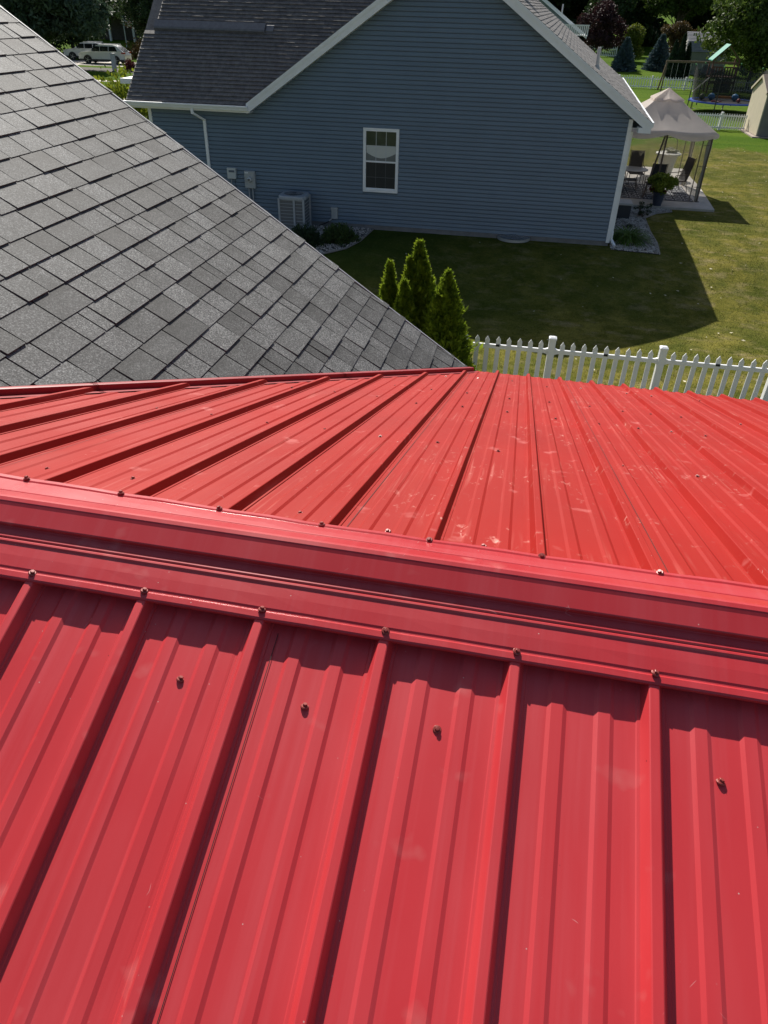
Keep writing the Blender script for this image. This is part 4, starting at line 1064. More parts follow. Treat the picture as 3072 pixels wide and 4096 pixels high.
def fence(label, x0, y0, dirv, posts, span, npk, ph, pkh, pw=.076, gap=None, group='white picket fences', postw=.125, rails=(.18, .70), brackets=False, z0=0, xmax=1e9):
    ang = math.atan2(dirv[1], dirv[0]); t = thing('picket_fence', label, 'fence', (x0, y0, z0), ang, group)
    pm = picket_mesh(pw, pkh, .022); qm = post_mesh(postw, ph)
    for i in range(posts):
        if i * span > xmax: break
        o = bpy.data.objects.new('post', qm); link(o, t); o.location = (i * span, 0, 0); o.rotation_euler = (0, random.uniform(-.006, .006), 0)
        if i == posts - 1: break
        for r in rails:
            mb = MB(); mb.box(i * span + postw / 2, min(xmax, (i + 1) * span - postw / 2), -.022, .022, r - .038, r + .038)
            for e, sg in ((i * span + postw / 2, 1), ((i + 1) * span - postw / 2, -1)):
                mb.prism([(e, r - .06), (e + sg * .06, r - .036), (e + sg * .06, r + .036), (e, r + .06)] if sg > 0 else [(e, r - .06), (e, r + .06), (e + sg * .06, r + .036), (e + sg * .06, r - .036)], -.024, .024)
            mb.build('rail', WHITE, t)
        for k in range(npk):
            if i * span + span * (k + 1) / (npk + 1) > xmax: break
            o = bpy.data.objects.new('picket', pm); link(o, t); o.location = (i * span + span * (k + 1) / (npk + 1), 0, random.uniform(-.004, .004)); o.rotation_euler = (0, random.uniform(-.010, .010), 0)
        if brackets:
            mb = MB(); mb.box(i * span + span * .5 - .035, i * span + span * .5 + .035, -.030, .0, rails[1] + .006, rails[1] + .044); mb.build('bracket', BLACK, t)
    return t
fence('near white picket fence running along the red roof eave', -5.0 + .01, 13.13, (1, 0, 0), 9, 1.984, 9, .95, .86, pw=.085, rails=(.012, .665), brackets=True)
fence('white picket fence between the gazebo and the tan shed', 6.85, 52.6, (1, 0, 0), 4, 2.4, 16, .97, .90, pw=.06, postw=.13, rails=(.14, .76), xmax=6.28)
fence('far white picket fence in front of the blue spruces', 4.93, 79.6, (1, .02, 0), 8, 2.95, 12, 1.02, .98, pw=.075, postw=.14, rails=(.16, .78))
fence('distant white picket fence behind the purple-leaved tree', 4.5, 116, (1, 0, 0), 3, 3.0, 12, 1.3, 1.25, pw=.08, rails=(.2, .9), z0=gz(0, 116))

# ================================================================= BACKYARD
# trampoline
tr = thing('trampoline', 'round blue-rimmed trampoline with black safety net beyond the picket fence', 'trampoline', (13.75, 62.6, 0))
TR = 2.45; TZ = .70
mb = MB(); mb.lathe([(TR * .86, TZ - .01), (TR * .86, TZ)], n=40); mb.build('jumping_mat', mat('tramp_mat', (.018, .018, .02), .7), tr)
N = 44; V = []; 
for r, z in ((TR * .85, TZ + .01), (TR * .87, TZ + .03), (TR, TZ + .03), (TR * 1.01, TZ - .05)):
    for i in range(N): V.append((r * cos(2 * pi * i / N), r * sin(2 * pi * i / N), z))
F = [(j * N + i, j * N + (i + 1) % N, (j + 1) * N + (i + 1) % N, (j + 1) * N + i) for j in range(3) for i in range(N)]
mk('rim_pad', V, F, mat('blue_pad', (.035, .085, .42), .35, spec=.6), tr)
for i in range(6):
    a = 2 * pi * (i + .3) / 6; x, y = TR * cos(a), TR * sin(a)
    mb = MB(); mb.bar((x, y, .05), (x, y, TZ), .05, n=6); mb.bar((x * .86, y * .86, .0), (x * 1.02, y * 1.02, .02), .05, n=6); mb.build('leg', mat('tramp_leg', (.05, .05, .05), .5), tr)
    a = 2 * pi * i / 6 + .1; x, y = TR * 1.02 * cos(a), TR * 1.02 * sin(a)
    mb = MB(); mb.bar((x, y, .2), (x, y, 1.35), .07, n=7); mb.bar((x, y, 1.35), (x * 1.02, y * 1.02, 2.85), .045, n=6); p_ = mb.build('net_pole', mat('pole_foam', (.035, .036, .038), .7), tr)
    mb = MB(); mb.lathe([(.03, -.05), (.055, 0), (.03, .05)], (x * 1.02, y * 1.02, 2.88), 8); mb.build('pole_cap', mat('green_cap', (.10, .35, .10), .5), p_)
V = []; N = 72; ROWS = 5
for j in range(ROWS + 1):
    for i in range(N):
        a = 2 * pi * i / N; f = ((a - .1) * 6 / (2 * pi)) % 1; top = 2.8 - .42 * sin(pi * f); z = TZ + (top - TZ) * j / ROWS; rr = TR * (.9 + .1 * j / ROWS); V.append((rr * cos(a), rr * sin(a), z))
mk('safety_net', V, [(j * N + i, j * N + (i + 1) % N, (j + 1) * N + (i + 1) % N, (j + 1) * N + i) for j in range(ROWS) for i in range(N)], mat('black_net', (.012, .013, .014), .8, alpha=.66), tr)
TX, TY = 13.75, 62.6
t = thing('toy_barbell', 'blue and orange inflatable toy barbell on the trampoline mat', 'toy', (TX - .1, TY + .2, TZ)); mb = MB(); mb.bar((-.75, 0, .22), (.75, 0, .22), .16, n=8); mb.build('bar', mat('toy_orange', (.55, .20, .03), .5), t)
for x in (-.8, .8): mb = MB(); mb.lathe([(.05, 0), (.22, .1), (.26, .24), (.2, .38), (.05, .46)], (x, 0, 0), 12); mb.build('ball_end', mat('toy_blue', (.06, .25, .50), .4), t)
t = thing('toy_airplane', 'small red toy lying on the front of the trampoline', 'toy', (TX - .75, TY - 1.1, TZ)); mb = MB(); mb.bar((-.35, 0, .05), (.35, .05, .06), .10, n=6, taper=.5); mb.build('body', mat('toy_red', (.45, .06, .05), .5), t); mb = MB(); mb.box(-.08, .1, -.25, .25, .05, .07); mb.build('wing', mat('toy_pale', (.5, .35, .3), .5), t)
t = thing('ball', 'small red ball right of the red toy on the trampoline', 'ball', (TX + .75, TY - .9, TZ)); mb = MB(); mb.lathe([(.02, 0), (.12, .06), (.14, .13), (.1, .22), (.02, .27)], n=10); mb.build('shell', MATS['toy_red'], t, smooth=True)
t = thing('ball', 'olive green ball at the left of the trampoline', 'ball', (TX - 1.55, TY + .2, TZ)); mb = MB(); mb.lathe([(.02, 0), (.18, .08), (.21, .2), (.16, .33), (.02, .41)], n=12); mb.build('shell', mat('ball_olive', (.16, .18, .08), .5), t, smooth=True)
# tan shed at right
def wallpoly(mbx, poly, y0, y1): mbx.prism(poly, y0, y1)
sh = thing('garden_shed', 'tan panelled garden shed at the right edge of the lawn', 'shed', (13.20, 50.0, 0))
CREAM = mat('cream_panel_siding', (.52, .46, .34), .7, var=.05, vscale=3); SHD = mat('taupe_shed_front', (.20, .185, .165), .75, var=.1, vscale=3)
mb = MB(); mb.prism([(0, .08), (3.4, .08), (3.4, 2.28), (1.7, 2.95), (0, 2.28)], 0, .06, 'x'); mb.build('end_wall', CREAM, sh)
for q in (0, 3.34): mb = MB(); mb.box(.06, 3.6, q, q + .06, .08, 2.28); mb.build('side_wall', SHD, sh)
for x in (.9, 1.8, 2.7): mb = MB(); mb.box(x, x + .04, -.02, 0, .08, 2.25); mb.build('batten', SHD, sh)
for y0, z0, y1, z1 in ((-.12, 2.20, 1.7, 2.99), (3.52, 2.20, 1.7, 2.99)):
    mb = MB(); mb.add([(-.07, y0, z0), (3.7, y0, z0), (3.7, y1, z1), (-.07, y1, z1), (-.07, y0, z0 + .06), (3.7, y0, z0 + .06), (3.7, y1, z1 + .06), (-.07, y1, z1 + .06)], [(0, 3, 2, 1), (4, 5, 6, 7), (0, 1, 5, 4), (3, 0, 4, 7), (1, 2, 6, 5)]); fixn(mb.build('roof', mat('brown_shingle', (.10, .075, .06), .85, var=.2, vscale=12), sh))
mb = MB(); mb.bar((-.09, -.12, 2.20), (-.09, 1.7, 2.97), .03, .12); mb.bar((-.09, 3.52, 2.20), (-.09, 1.7, 2.97), .03, .12); mb.build('gable_trim', CREAM, sh)
mb = MB(); mb.box(-.25, 3.9, -.30, 3.6, -.02, .06); mb.build('base', mat('shed_base', (.33, .27, .23), .9, var=.2, vscale=8), sh)
# barn-style shed far back
sb = thing('barn_shed', 'grey gambrel-roofed shed in the far yard behind the playset', 'shed', (16.35, 97.6, gz(0, 97.6)))
z0 = 0
mb = MB(); prof = [(0, 0), (3.6, 0), (3.6, 2.25), (3.25, 3.05), (1.8, 3.85), (.35, 3.05), (0, 2.25)]
mb.prism(prof, 0, .1, 'x'); mb.build('end_wall', mat('white_boards', (.62, .60, .55), .7, var=.05), sb)
for q in (0, 3.5): mb = MB(); mb.box(.1, 4.2, q, q + .1, 0, 2.25); mb.build('side_wall', mat('shaded_boards', (.22, .225, .21), .75, var=.08, vscale=3), sb)  # shade on the side walls is put into the board colour
BR = mat('barn_roof_upper', (.24, .24, .25), .85, var=.2, vscale=6)
for a, b in (((-.15, 2.12), (.33, 3.08)), ((.33, 3.08), (1.8, 3.92)), ((1.8, 3.92), (3.27, 3.08)), ((3.27, 3.08), (3.75, 2.12))):
    mb = MB(); nrow = 7
    for q in range(nrow):
        s0, s1b = q / nrow, (q + 1.08) / nrow; P = lambda s: (a[0] + (b[0] - a[0]) * s, a[1] + (b[1] - a[1]) * s)
        p0, p1 = P(s0), P(min(1, s1b)); up0 = .03 if a[0] < 1.8 and b[0] <= 1.8 else .0; up1 = .0 if up0 else .03
        mb.add([(-.2, p0[0], p0[1] + up0), (4.4, p0[0], p0[1] + up0), (4.4, p1[0], p1[1] + up1), (-.2, p1[0], p1[1] + up1)], [(0, 1, 2, 3)])
    mb.build('roof', BR, sb)
# playset
WOOD = mat('weathered_cedar', (.17, .11, .065), .8, var=.25, vscale=7); WOODR = mat('red_cedar', (.13, .05, .035), .8, var=.25, vscale=7)
ps = thing('playset', 'wooden swing set with green roof panel behind the trampoline', 'playset', (15.3, 78, 0))
mb = MB(); mb.bar((-3.85, 0, 2.25), (2.1, 0, 2.30), .12, .16); mb.build('swing_beam', WOOD, ps)
for s_ in (-1, 1): mb = MB(); mb.bar((-3.75, 0, 2.2), (-3.95, s_ * 1.0, 0), .11); mb.build('leg', WOOD, ps)
for x, y in ((0, -.6), (0, .9), (2.1, -.6), (2.1, .9)): mb = MB(); mb.bar((x, y, 0), (x, y, 2.62), .10); mb.build('tower_post', WOODR, ps)
mb = MB(); mb.box(-.05, 2.15, -.65, .95, 1.2, 1.28); mb.build('deck', WOODR, ps)
for i in range(9): mb = MB(); mb.box(.08 + i * .23, .20 + i * .23, -.66, -.64, 1.28, 1.95); mb.build('railing_slat', WOODR, ps)
mb = MB(); mb.box(-.05, 2.15, -.68, -.64, 1.95, 2.05); mb.box(-.05, 2.15, -.68, -.64, .75, .95); mb.build('rail', WOODR, ps)
mb = MB(); mb.box(.5, 1.9, -.65, -.6, .05, 1.15); mb.build('lower_panel', mat('dark_boards', (.05, .04, .035), .8), ps)
mb = MB(); mb.add([(-.15, -.75, 2.52), (-.15, 1.05, 2.52), (1.05, 1.05, 3.68), (1.05, -.75, 3.68)], [(0, 1, 2, 3)]); mb.V += [(x - .03, y, z - .06) for x, y, z in mb.V]; mb.F += [(4, 7, 6, 5), (0, 4, 5, 1), (0, 3, 7, 4)]
mb.build('roof_panel', mat('green_tarp', (.02, .36, .26), .5, trans=.35), ps)
mb = MB(); mb.add([(2.25, -.75, 2.52), (2.25, 1.05, 2.52), (1.05, 1.05, 3.68), (1.05, -.75, 3.68)], [(0, 1, 2, 3)]); mb.build('roof_panel', mat('green_tarp_shaded', (.015, .08, .05), .6), ps)  # same tarp, with the right slope's shade put into its colour
mb = MB(); mb.bar((0, -.6, 2.5), (1.05, -.6, 3.6), .07); mb.bar((2.1, -.6, 2.5), (1.05, -.6, 3.6), .07); mb.build('rafter', WOODR, ps)
for x, zb in ((-3.0, .5), (-1.9, .5), (-.95, .6)):
    sw = MB(); sw.tube([(x - .22, 0, 2.2), (x - .22, 0, zb)], .012, 4); sw.tube([(x + .22, 0, 2.2), (x + .22, 0, zb)], .012, 4); so_ = sw.build('swing', mat('chain', (.3, .3, .3), .5), ps)
    mb = MB(); mb.box(x - .25, x + .25, -.08, .08, zb - .03, zb); mb.build('swing_seat', mat('seat_blue', (.05, .08, .14), .6), so_)
mb = MB(); mb.add([(-1.2, -.9, .1), (-1.2, -.4, .1), (0, -.4, 1.25), (0, -.9, 1.25)], [(0, 1, 2, 3)]); mb.build('slide', mat('slide_dark', (.09, .10, .11), .4), ps)
# pale stepping slab near the conifer
o = mk('paving_slab', [(12.6, 90.6, .02), (15.2, 90.9, .02), (15.2, 92.0, .03), (12.6, 91.8, .03)], [(0, 1, 2, 3)], DRIVE); tag(o, kind='structure')
# spruces
SPR = leafmat('blue_spruce', (.045, .080, .090), (.15, .21, .23), 3, .15)
gS = 'blue spruces beyond the far picket fence'
conifer('spruce_tree', 'blue spruce on the left behind the far picket fence', 'tree', (9.95, 99, gz(0, 99)), 3.2, 1.45, SPR, 16000, .13, gS, .85)
conifer('spruce_tree', 'blue spruce on the right behind the swing set', 'tree', (13.95, 101, gz(0, 101)), 3.5, 1.6, SPR, 17000, .13, gS, .85)
DG = leafmat('dark_green_leaves', (.020, .040, .014), (.060, .095, .028), 1.2, .2)
YG = leafmat('yellow_green_leaves', (.060, .090, .015), (.20, .23, .03), 1.0, .3)
MG = leafmat('maple_green_leaves', (.035, .070, .014), (.120, .165, .030), .8, .3)
PU = leafmat('purple_leaves', (.018, .008, .010), (.075, .030, .032), 1.5, .2)
BRN = leafmat('rusty_leaves', (.050, .038, .015), (.13, .085, .03), 1.5, .2)
YE_ = leafmat('yew_dark', (.010, .026, .016), (.030, .058, .032), 2, .1)
for i, (x, y, h, r) in enumerate(((14.35, 93.5, 3.3, .50), (15.05, 93.2, 3.9, .55), (15.75, 93.6, 3.1, .50))):
    arbor(['dark upright evergreen left of three beside the barn shed', 'tallest dark upright evergreen beside the barn shed', 'dark upright evergreen nearest the barn shed wall'][i], (x, y, gz(0, y)), h, r, 5000, YE_, .11, 'dark upright evergreens by the barn shed', 'upright_evergreen', 5)
tree('purple_leaf_tree', 'purple-leaved tree behind the blue house roof', 'tree', (7.3, 103, gz(0, 103)), 6.6, (2.6, 2.4), PU, 12000, .15, 60, .12, .16)
tree('young_tree', 'yellow-green young tree behind the left blue spruce', 'tree', (11.8, 111, gz(0, 111)), 4.4, (1.5, 1.5), YG, 6000, .16, 26, .08, .12, cr=.42)
tree('young_tree', 'rusty brown-leaved tree left of the barn shed', 'tree', (16.6, 108, gz(0, 108)), 4.6, (2.1, 1.8), BRN, 8000, .15, 36, .1, .15)
tree('maple_tree', 'large maple leaning over the playset at the right edge', 'tree', (20.6, 86, 0), 9.5, (5.0, 4.2), MG, 30000, .20, 95, .2, .10)
tree('maple_tree', 'tall green tree above the right blue spruce', 'tree', (18.8, 126, gz(0, 126)), 11.0, (5.0, 4.5), MG, 22000, .25, 70, .22, .30)
tree('maple_tree', 'tall dim tree right of the maple at the frame edge', 'tree', (31, 96, gz(0, 96)), 11, (6, 5), DG, 16000, .28, 60, .25, .12)
tree('conifer_like_tree', 'dark round tree top behind the purple-leaved tree', 'tree', (9.0, 124, gz(0, 124)), 8.5, (3.0, 3), DG, 9000, .26, 40, .2, .2)
tree('background_tree', 'dark round tree closing the gap above the yellow-green young tree', 'tree', (12.6, 131, gz(0, 131)), 9.0, (4.6, 4), DG, 16000, .30, 60, .2, .04)
# left side, by the street
tree('street_tree', 'big dark willow-like tree overhanging the white cars', 'tree', (-46.6, 74.5, 0), 10.0, (7.0, 4.6), leafmat('willow_green', (.022, .046, .026), (.15, .20, .13), .9, .25), 60000, .20, 170, .28, .185, cr=.27, elong=2.8)
tree('street_tree', 'dark loose evergreen beside the flagpole', 'tree', (-38.0, 84, 0), 8, (3.3, 3.0), DG, 26000, .20, 80, .2, .02)
tree('street_tree', 'tall green tree behind the flag', 'tree', (-52.5, 117, gz(0, 117)), 11, (7, 5), DG, 22000, .28, 60, .25, .2)
tree('street_tree', 'green tree between the flag and the blue house roof', 'tree', (-42.5, 101, gz(0, 101)), 9, (4.2, 4.2), leafmat('mid_green', (.028, .055, .012), (.09, .12, .025), 1, .25), 16000, .22, 60, .2, .08)
shrub('yellow_shrub', 'bright yellow-green shrub by the eave of the blue house', 'shrub', (-19.9, 38.5, 0), 1.5, 2.6, leafmat('lime_leaves', (.09, .13, .015), (.30, .34, .03), 3, .35), 2600, .17, 1.5)
shrub('red_shrub', 'small dark red shrub by the grey post near the street', 'shrub', (-37.4, 74.5, 0), .6, .9, leafmat('dark_red_leaf', (.05, .01, .012), (.13, .03, .03), 4, .2), 900, .12, 1.4)
strap_plant('hosta', 'blue-green broad-leaved plant near the left edge of blue house roof', 'plant', (-31.6, 63.5, 0), 60, 1.3, .22, leafmat('hosta_leaf', (.03, .07, .05), (.08, .13, .09), 3, .2), 1.2)
shrub('street_shrub', 'low brown bush behind the tail of the white SUV', 'shrub', (-43.8, 92, 0), 2.4, 1.7, BRN, 3500, .14, 1.5)
tree('street_tree', 'dark full tree behind the parked cars at the left', 'tree', (-53.5, 93, 0), 9.5, (6.2, 5), DG, 30000, .22, 90, .25, .01)
tree('street_tree', 'tree shading the porch house roof behind the flagpole', 'tree', (-51.5, 109.6, gz(0, 109)), 10.0, (6.0, 1.9), MG, 24000, .22, 90, .2, .27)
# background woods
def woods(name, label, x0, x1, y0, y1, h, n, leaf, m):
    nb = int((x1 - x0) / 2.6) * 3; cx = rng.uniform(x0, x1, nb); cy = rng.uniform(y0, y1, nb); cz = rng.uniform(.02, 1, nb) * h * rng.uniform(.8, 1.15, nb)
    i = rng.integers(0, nb, n); g = rng.normal(size=(n, 3)); g /= np.linalg.norm(g, axis=1)[:, None]; g *= rng.uniform(.3, 1, n)[:, None] ** .5
    P = np.stack([cx[i], cy[i], cz[i]], 1) + g * np.array([2.6, 2.2, 2.0]); base = np.array([gz(0, y) for y in P[:, 1]]); P[:, 2] = np.abs(P[:, 2]) + base
    o = fast(name, cards(P, rng.uniform(.6, 1.3, n) * leaf, elong=1.4), 4, m); return tag(o, label, 'woods', kind='stuff')
woods('woods', 'dark wood closing the far yard on the right', -6, 62, 136, 150, 15, 70000, .55, leafmat('wood_green', (.014, .028, .010), (.045, .070, .020), .5, .15))
woods('woods', 'dark wood behind the street on the left', -130, -6, 126, 146, 17, 70000, .7, MATS['wood_green'])
woods('woods', 'dark understorey of the wood behind the back lawn', -4, 50, 152, 160, 18, 26000, 1.1, MATS['yew_dark'])
woods('woods', 'far dark understorey behind the street', -140, 0, 148, 158, 20, 30000, 1.3, MATS['yew_dark'])
# neighbour house behind purple tree (gable with white metal awning)
nh = thing('neighbour_house', 'pale blue gabled house with white ribbed awning beyond the blue house', 'house', (-1.5, 60, 0))
mb = MB(); mb.prism([(-4, 0), (4.2, 0), (4.2, 4.6), (0, 7.3), (-4, 4.6)], 0, 8); mb.build('wall', mat('pale_blue_siding', (.20, .27, .31), .6, var=.05), nh)
for sg in (1, -1):
    mb = MB(); mb.add([(0, -.4, 7.45), (sg * 4.75, -.4, 4.42), (sg * 4.75, 8.4, 4.42), (0, 8.4, 7.45), (0, -.4, 7.27), (sg * 4.75, -.4, 4.24), (sg * 4.75, 8.4, 4.24), (0, 8.4, 7.27)], [(0, 1, 2, 3), (4, 7, 6, 5), (1, 5, 6, 2)]); fixn(mb.build('roof', SH_H, nh))
    mb = MB(); mb.add([(0, -.42, 7.47), (sg * 4.78, -.42, 4.43), (sg * 4.78, -.42, 4.20), (0, -.42, 7.24)], [(0, 1, 2, 3)]); mb.V += [(a, b + .02, c) for a, b, c in mb.V]; mb.F += [(4, 7, 6, 5), (0, 4, 5, 1)]; fixn(mb.build('rake_board', TRIM, nh))
mb = MB()
for i in range(12): x = 2.9 + i * .15; mb.box(x, x + .10, -1.9, -.6, 4.42, 4.47)
mb.add([(2.9, -1.9, 4.41), (4.75, -1.9, 4.41), (4.75, -.6, 4.41), (2.9, -.6, 4.41)], [(0, 1, 2, 3)])
for i in range(15): x = 3.0 + i * .12; mb.box(x, x + .07, -1.92, -1.88, 4.40, 4.95)
mb.box(2.9, 4.78, -1.94, -1.90, 4.95, 5.02); mb.build('awning', mat('awning_white', (.75, .74, .72), .5), nh)
mb = MB(); mb.lathe([(.05, 0), (.05, .6)], (3.0, 2, 5.5), 8); mb.build('vent_pipe', WHITE, nh)

# ================================================================= STREET SIDE (upper left)
for P, z in (([(-75, 79.0), (-33, 79.0), (-33, 84.5), (-75, 86.5)], .010), ([(-50, 61.5), (-24, 66.0), (-24, 67.1), (-50, 62.8)], .014), ([(-40, 46.0), (-16, 52.5), (-16, 57.5), (-40, 50.5)], .012)):
    o = mk('driveway' if z == .010 else 'sidewalk', [(x, y, z) for x, y in P], [(0, 1, 2, 3)], DRIVE); tag(o, kind='structure')
o = mk('mulch_bed', [(-46, 72.8, .016), (-34, 72.8, .016), (-35, 76.6, .016), (-45, 76.6, .016)], [(0, 1, 2, 3)], MULCH); tag(o, kind='structure')
def car(label, loc, rz, L=4.78, paint=None, group=None):
    t = thing('parked_suv', label, 'car', loc, rz, group); h = L / 2
    # body: side profile swept across the width with tumblehome
    low = [(-h, .42), (-h + .04, .86), (-h + .30, 1.02), (-h + 1.20, 1.10), (h - .42, 1.16), (h - .10, 1.08), (h, .80), (h - .02, .40), (h - .25, .30), (-h + .25, .30)]
    ws = [(-.93, .06), (-.95, 0), (.95, 0), (.93, .06)]
    mb = MB(); n_ = len(low); V = []
    for y, sh_ in ((-.90, .06), (-.955, .0), (.955, .0), (.90, .06)):
        for x, z in low: V.append((x * (1 - sh_ * .6), y, z if z < .7 else z - sh_ * .5))
    F = [tuple(range(n_)), tuple(range(4 * n_ - 1, 3 * n_ - 1, -1))]
    for j in range(3): F += [(j * n_ + i, (j + 1) * n_ + i, (j + 1) * n_ + (i + 1) % n_, j * n_ + (i + 1) % n_) for i in range(n_)]
    mb.add(V, F); b_ = mb.build('body', paint, t, smooth=False); fixn(b_)
    gh = [(-h + 1.15, 1.08), (-h + 1.85, 1.60), (-h + 2.3, 1.68), (h - 1.25, 1.67), (h - .80, 1.57), (h - .14, 1.10)]
    mb = MB(); n_ = len(gh); V = []
    for y, z0 in ((-.86, 1), (-.70, 2), (.70, 2), (.86, 1)):
        for x, z in gh: V.append((x, y if z < 1.2 else y * (.80 if z0 == 1 else 1), z))
    V = [(x, (-.88 if z < 1.2 else -.68), z) for x, z in gh] + [(x, (.88 if z < 1.2 else .68), z) for x, z in gh]
    mb.add(V, [tuple(range(n_)), tuple(range(2 * n_ - 1, n_ - 1, -1))] + [(i, n_ + i, n_ + (i + 1) % n_, (i + 1) % n_) for i in range(n_)])
    c_ = mb.build('cabin', paint, t); fixn(c_)
    GL = mat('tinted_glass', (.012, .014, .016), .08, spec=.8)
    for sg in (-1, 1):
        for x0, x1 in ((-h + 1.45, -h + 2.25), (-h + 2.32, -h + 3.15), (-h + 3.22, h - .86)):
            yb, yt = sg * .870, sg * .722
            mb = MB(); mb.add([(x0 - .18 if x0 == -h + 1.45 else x0, yb + sg * .015, 1.13), (x1 + (.12 if x1 == h - .86 else 0), yb + sg * .015, 1.13), (x1 - (.12 if x1 == h - .86 else 0), yt + sg * .015, 1.54), (x0 + (.30 if x0 == -h + 1.45 else 0), yt + sg * .015, 1.54)], [(0, 1, 2, 3)]); mb.build('side_window', GL, t)
    mb = MB(); mb.add([(h - .13, -.66, 1.14), (h - .13, .66, 1.14), (h - .72, .56, 1.545), (h - .72, -.56, 1.545)], [(0, 1, 2, 3)]); mb.build('rear_window', GL, t)
    mb = MB(); mb.add([(-h + 1.18, -.68, 1.13), (-h + 1.18, .68, 1.13), (-h + 1.78, .58, 1.56), (-h + 1.78, -.58, 1.56)], [(0, 3, 2, 1)]); mb.build('windscreen', GL, t)
    mb = MB(); mb.box(-h + .1, h - .1, -.962, .962, .27, .42); mb.build('sill_cladding', mat('black_trim', (.03, .03, .032), .6), t)
    TL = mat('tail_light', (.28, .015, .012), .25); HL = mat('head_light', (.6, .62, .65), .15, spec=.8)
    for sg in (-1, 1):
        mb = MB(); mb.box(h - .32, h + .008, sg * .80 - .155, sg * .80 + .155, .94, 1.07); mb.build('tail_light', TL, t)
        mb = MB(); mb.box(-h - .008, -h + .3, sg * .76 - .17, sg * .76 + .17, .78, .90); mb.build('headlight', HL, t)
        mb = MB(); mb.bar((-h + 2.2, sg * .60, 1.715), (h - .8, sg * .60, 1.70), .035, n=6); mb.build('roof_rail', mat('rail_silver', (.6, .6, .6), .3, metal=.6), t)
        mb = MB(); mb.box(-h + 1.35, -h + 1.5, sg * .98 - .07, sg * .98 + .07, 1.12, 1.24); mb.build('mirror', paint, t)
        for x in (-h + .92, h - .98):
            mb = MB(); g = MB(); n_ = 22
            for r, y in ((.36, .84), (.36, .965), (.30, .975)):
                for i in range(n_): g.V.append((x + r * cos(2 * pi * i / n_), sg * y, .36 + r * sin(2 * pi * i / n_)))
            g.F = [(j * n_ + i, j * n_ + (i + 1) % n_, (j + 1) * n_ + (i + 1) % n_, (j + 1) * n_ + i) for j in range(2) for i in range(n_)] + [tuple(range(2 * n_, 3 * n_))]
            whl = g.build('wheel', mat('tyre', (.022, .022, .023), .8), t)
            mb = MB(); 
            for i in range(5):
                a = 2 * pi * i / 5; mb.bar((x, sg * .978, .36), (x + .27 * cos(a), sg * .978, .36 + .27 * sin(a)), .075, .03)
            mb.bar((x, sg * .965, .36), (x, sg * .985, .36), .14, n=8); mb.build('rim', mat('alloy', (.42, .43, .44), .3, metal=.7), whl)
            mb = MB(); r0 = .43; V = []
            for i in range(13): a = pi * i / 12; V += [(x + r0 * cos(a), sg * .958, .36 + r0 * sin(a)), (x + .36 * cos(a), sg * .960, .36 + .36 * sin(a))]
            mb.add(V, [(2 * i, 2 * i + 1, 2 * i + 3, 2 * i + 2) for i in range(12)]); mb.build('wheel_arch', MATS['black_trim'], t)
    return t
PW_ = mat('white_car_paint', (.74, .75, .76), .22, spec=.6, coat=.6)
car('white SUV parked on the driveway, its rear to the right', (-43.75, 81.9, .01), R(6), 4.85, PW_, 'white cars on the driveway')
car('white SUV further left, mostly hidden by the dark tree', (-47.5, 85.4, .01), R(10), 4.7, PW_, 'white cars on the driveway')
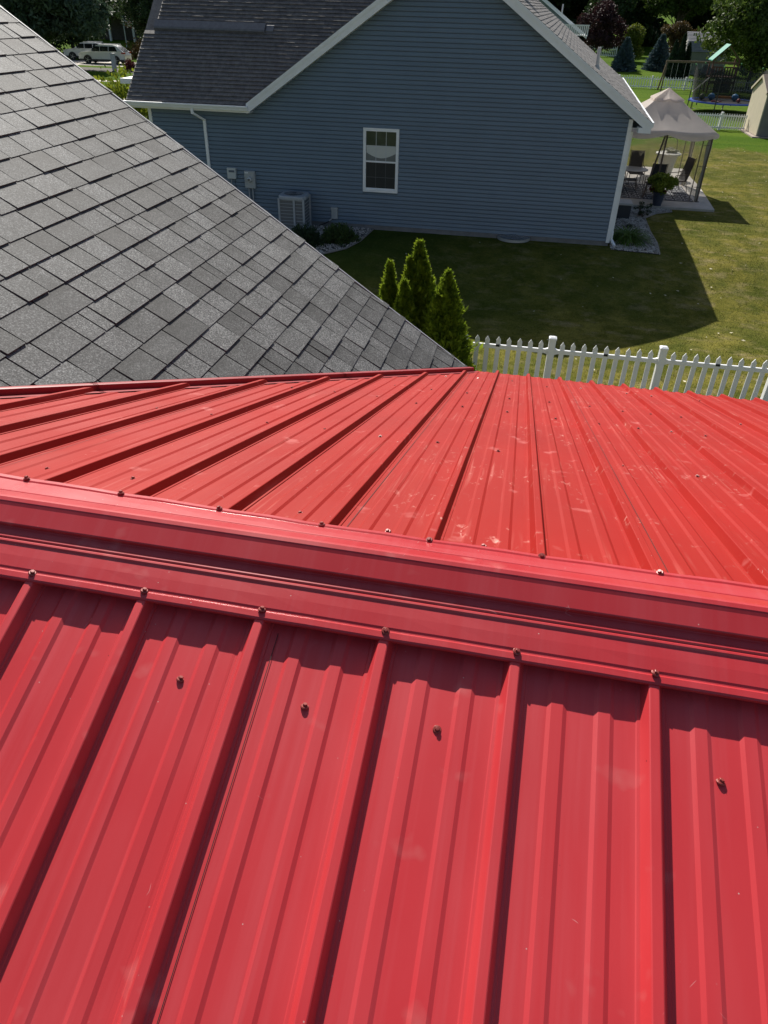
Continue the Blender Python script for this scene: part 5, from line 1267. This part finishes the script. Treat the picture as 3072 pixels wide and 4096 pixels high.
# porch house behind the flag
ph = thing('porch_house', 'distant house with white porch posts behind the flagpole', 'house', (-56, 112, gz(0, 112)))
mb = MB(); mb.box(-9, 7, 2.2, 9, 0, 3.4); mb.prism([(-2, 3.4), (7, 3.4), (2.5, 6)], 2.2, 3); mb.build('wall', mat('stone_wall_dim', (.07, .06, .05), .8, var=.3, vscale=4), ph)
mb = MB(); mb.add([(-9.5, -.3, 2.9), (7.5, -.3, 2.9), (7.5, 6, 5.6), (-9.5, 6, 5.6)], [(0, 1, 2, 3)]); mb.build('roof', SH_H, ph)
for x in (-6, -2.5, 1.0, 3.2, 6): mb = MB(); mb.box(x - .13, x + .13, -.13, .13, 0, 2.9); mb.build('porch_post', WHITE, ph)
mb = MB(); mb.bar((0.5, -.35, 3.1), (3.2, -.35, 5.0), .12, .28); mb.bar((5.9, -.35, 3.1), (3.2, -.35, 5.0), .12, .28); mb.build('gable_trim', mat('trim_dim', (.6, .57, .52), .6), ph)
# flag
fl = thing('flagpole', 'white flagpole with a small striped flag between the trees', 'flagpole', (-52.3, 104, gz(0, 104)))
mb = MB(); mb.bar((0, 0, 0), (0, 0, 3.55), .12, n=8); mb.build('pole', WHITE, fl)
FR = mat('flag_red', (.45, .02, .03), .7); FW = mat('flag_white', (.75, .73, .72), .7); FB = mat('flag_blue', (.02, .03, .14), .7)
fg = MB(); fg.box(.05, .09, -.02, .02, 2.15, 3.5); flag = fg.build('flag', FW, fl)
def fpt(u, v): return (.08 + u * 1.1, .10 * sin(u * 5), 3.48 - v * 1.15 - .30 * u * u)
for i in range(13):
    v0, v1 = i / 13, (i + 1) / 13; u0 = .42 if i < 7 else 0; V = []
    for j in range(7): u = u0 + (1 - u0) * j / 6; V += [fpt(u, v0), fpt(u, v1)]
    mk('stripe', V, [(2 * j, 2 * j + 1, 2 * j + 3, 2 * j + 2) for j in range(6)], FR if i % 2 == 0 else FW, flag)
V = []
for j in range(5): u = .42 * j / 4; V += [fpt(u, 0), fpt(u, 7 / 13)]
mk('canton', V, [(2 * j, 2 * j + 1, 2 * j + 3, 2 * j + 2) for j in range(4)], FB, flag)
# grey post by the lawn
t = thing('lamp_post', 'short pale square post at the edge of the mulch bed', 'post', (-38.9, 74.2, 0)); mb = MB(); mb.box(-.16, .16, -.16, .16, 0, 1.35); mb.build('shaft', mat('pale_post', (.50, .50, .49), .6), t); mb = MB(); mb.box(-.21, .21, -.21, .21, 1.35, 1.42); mb.build('cap', MATS['pale_post'], t)
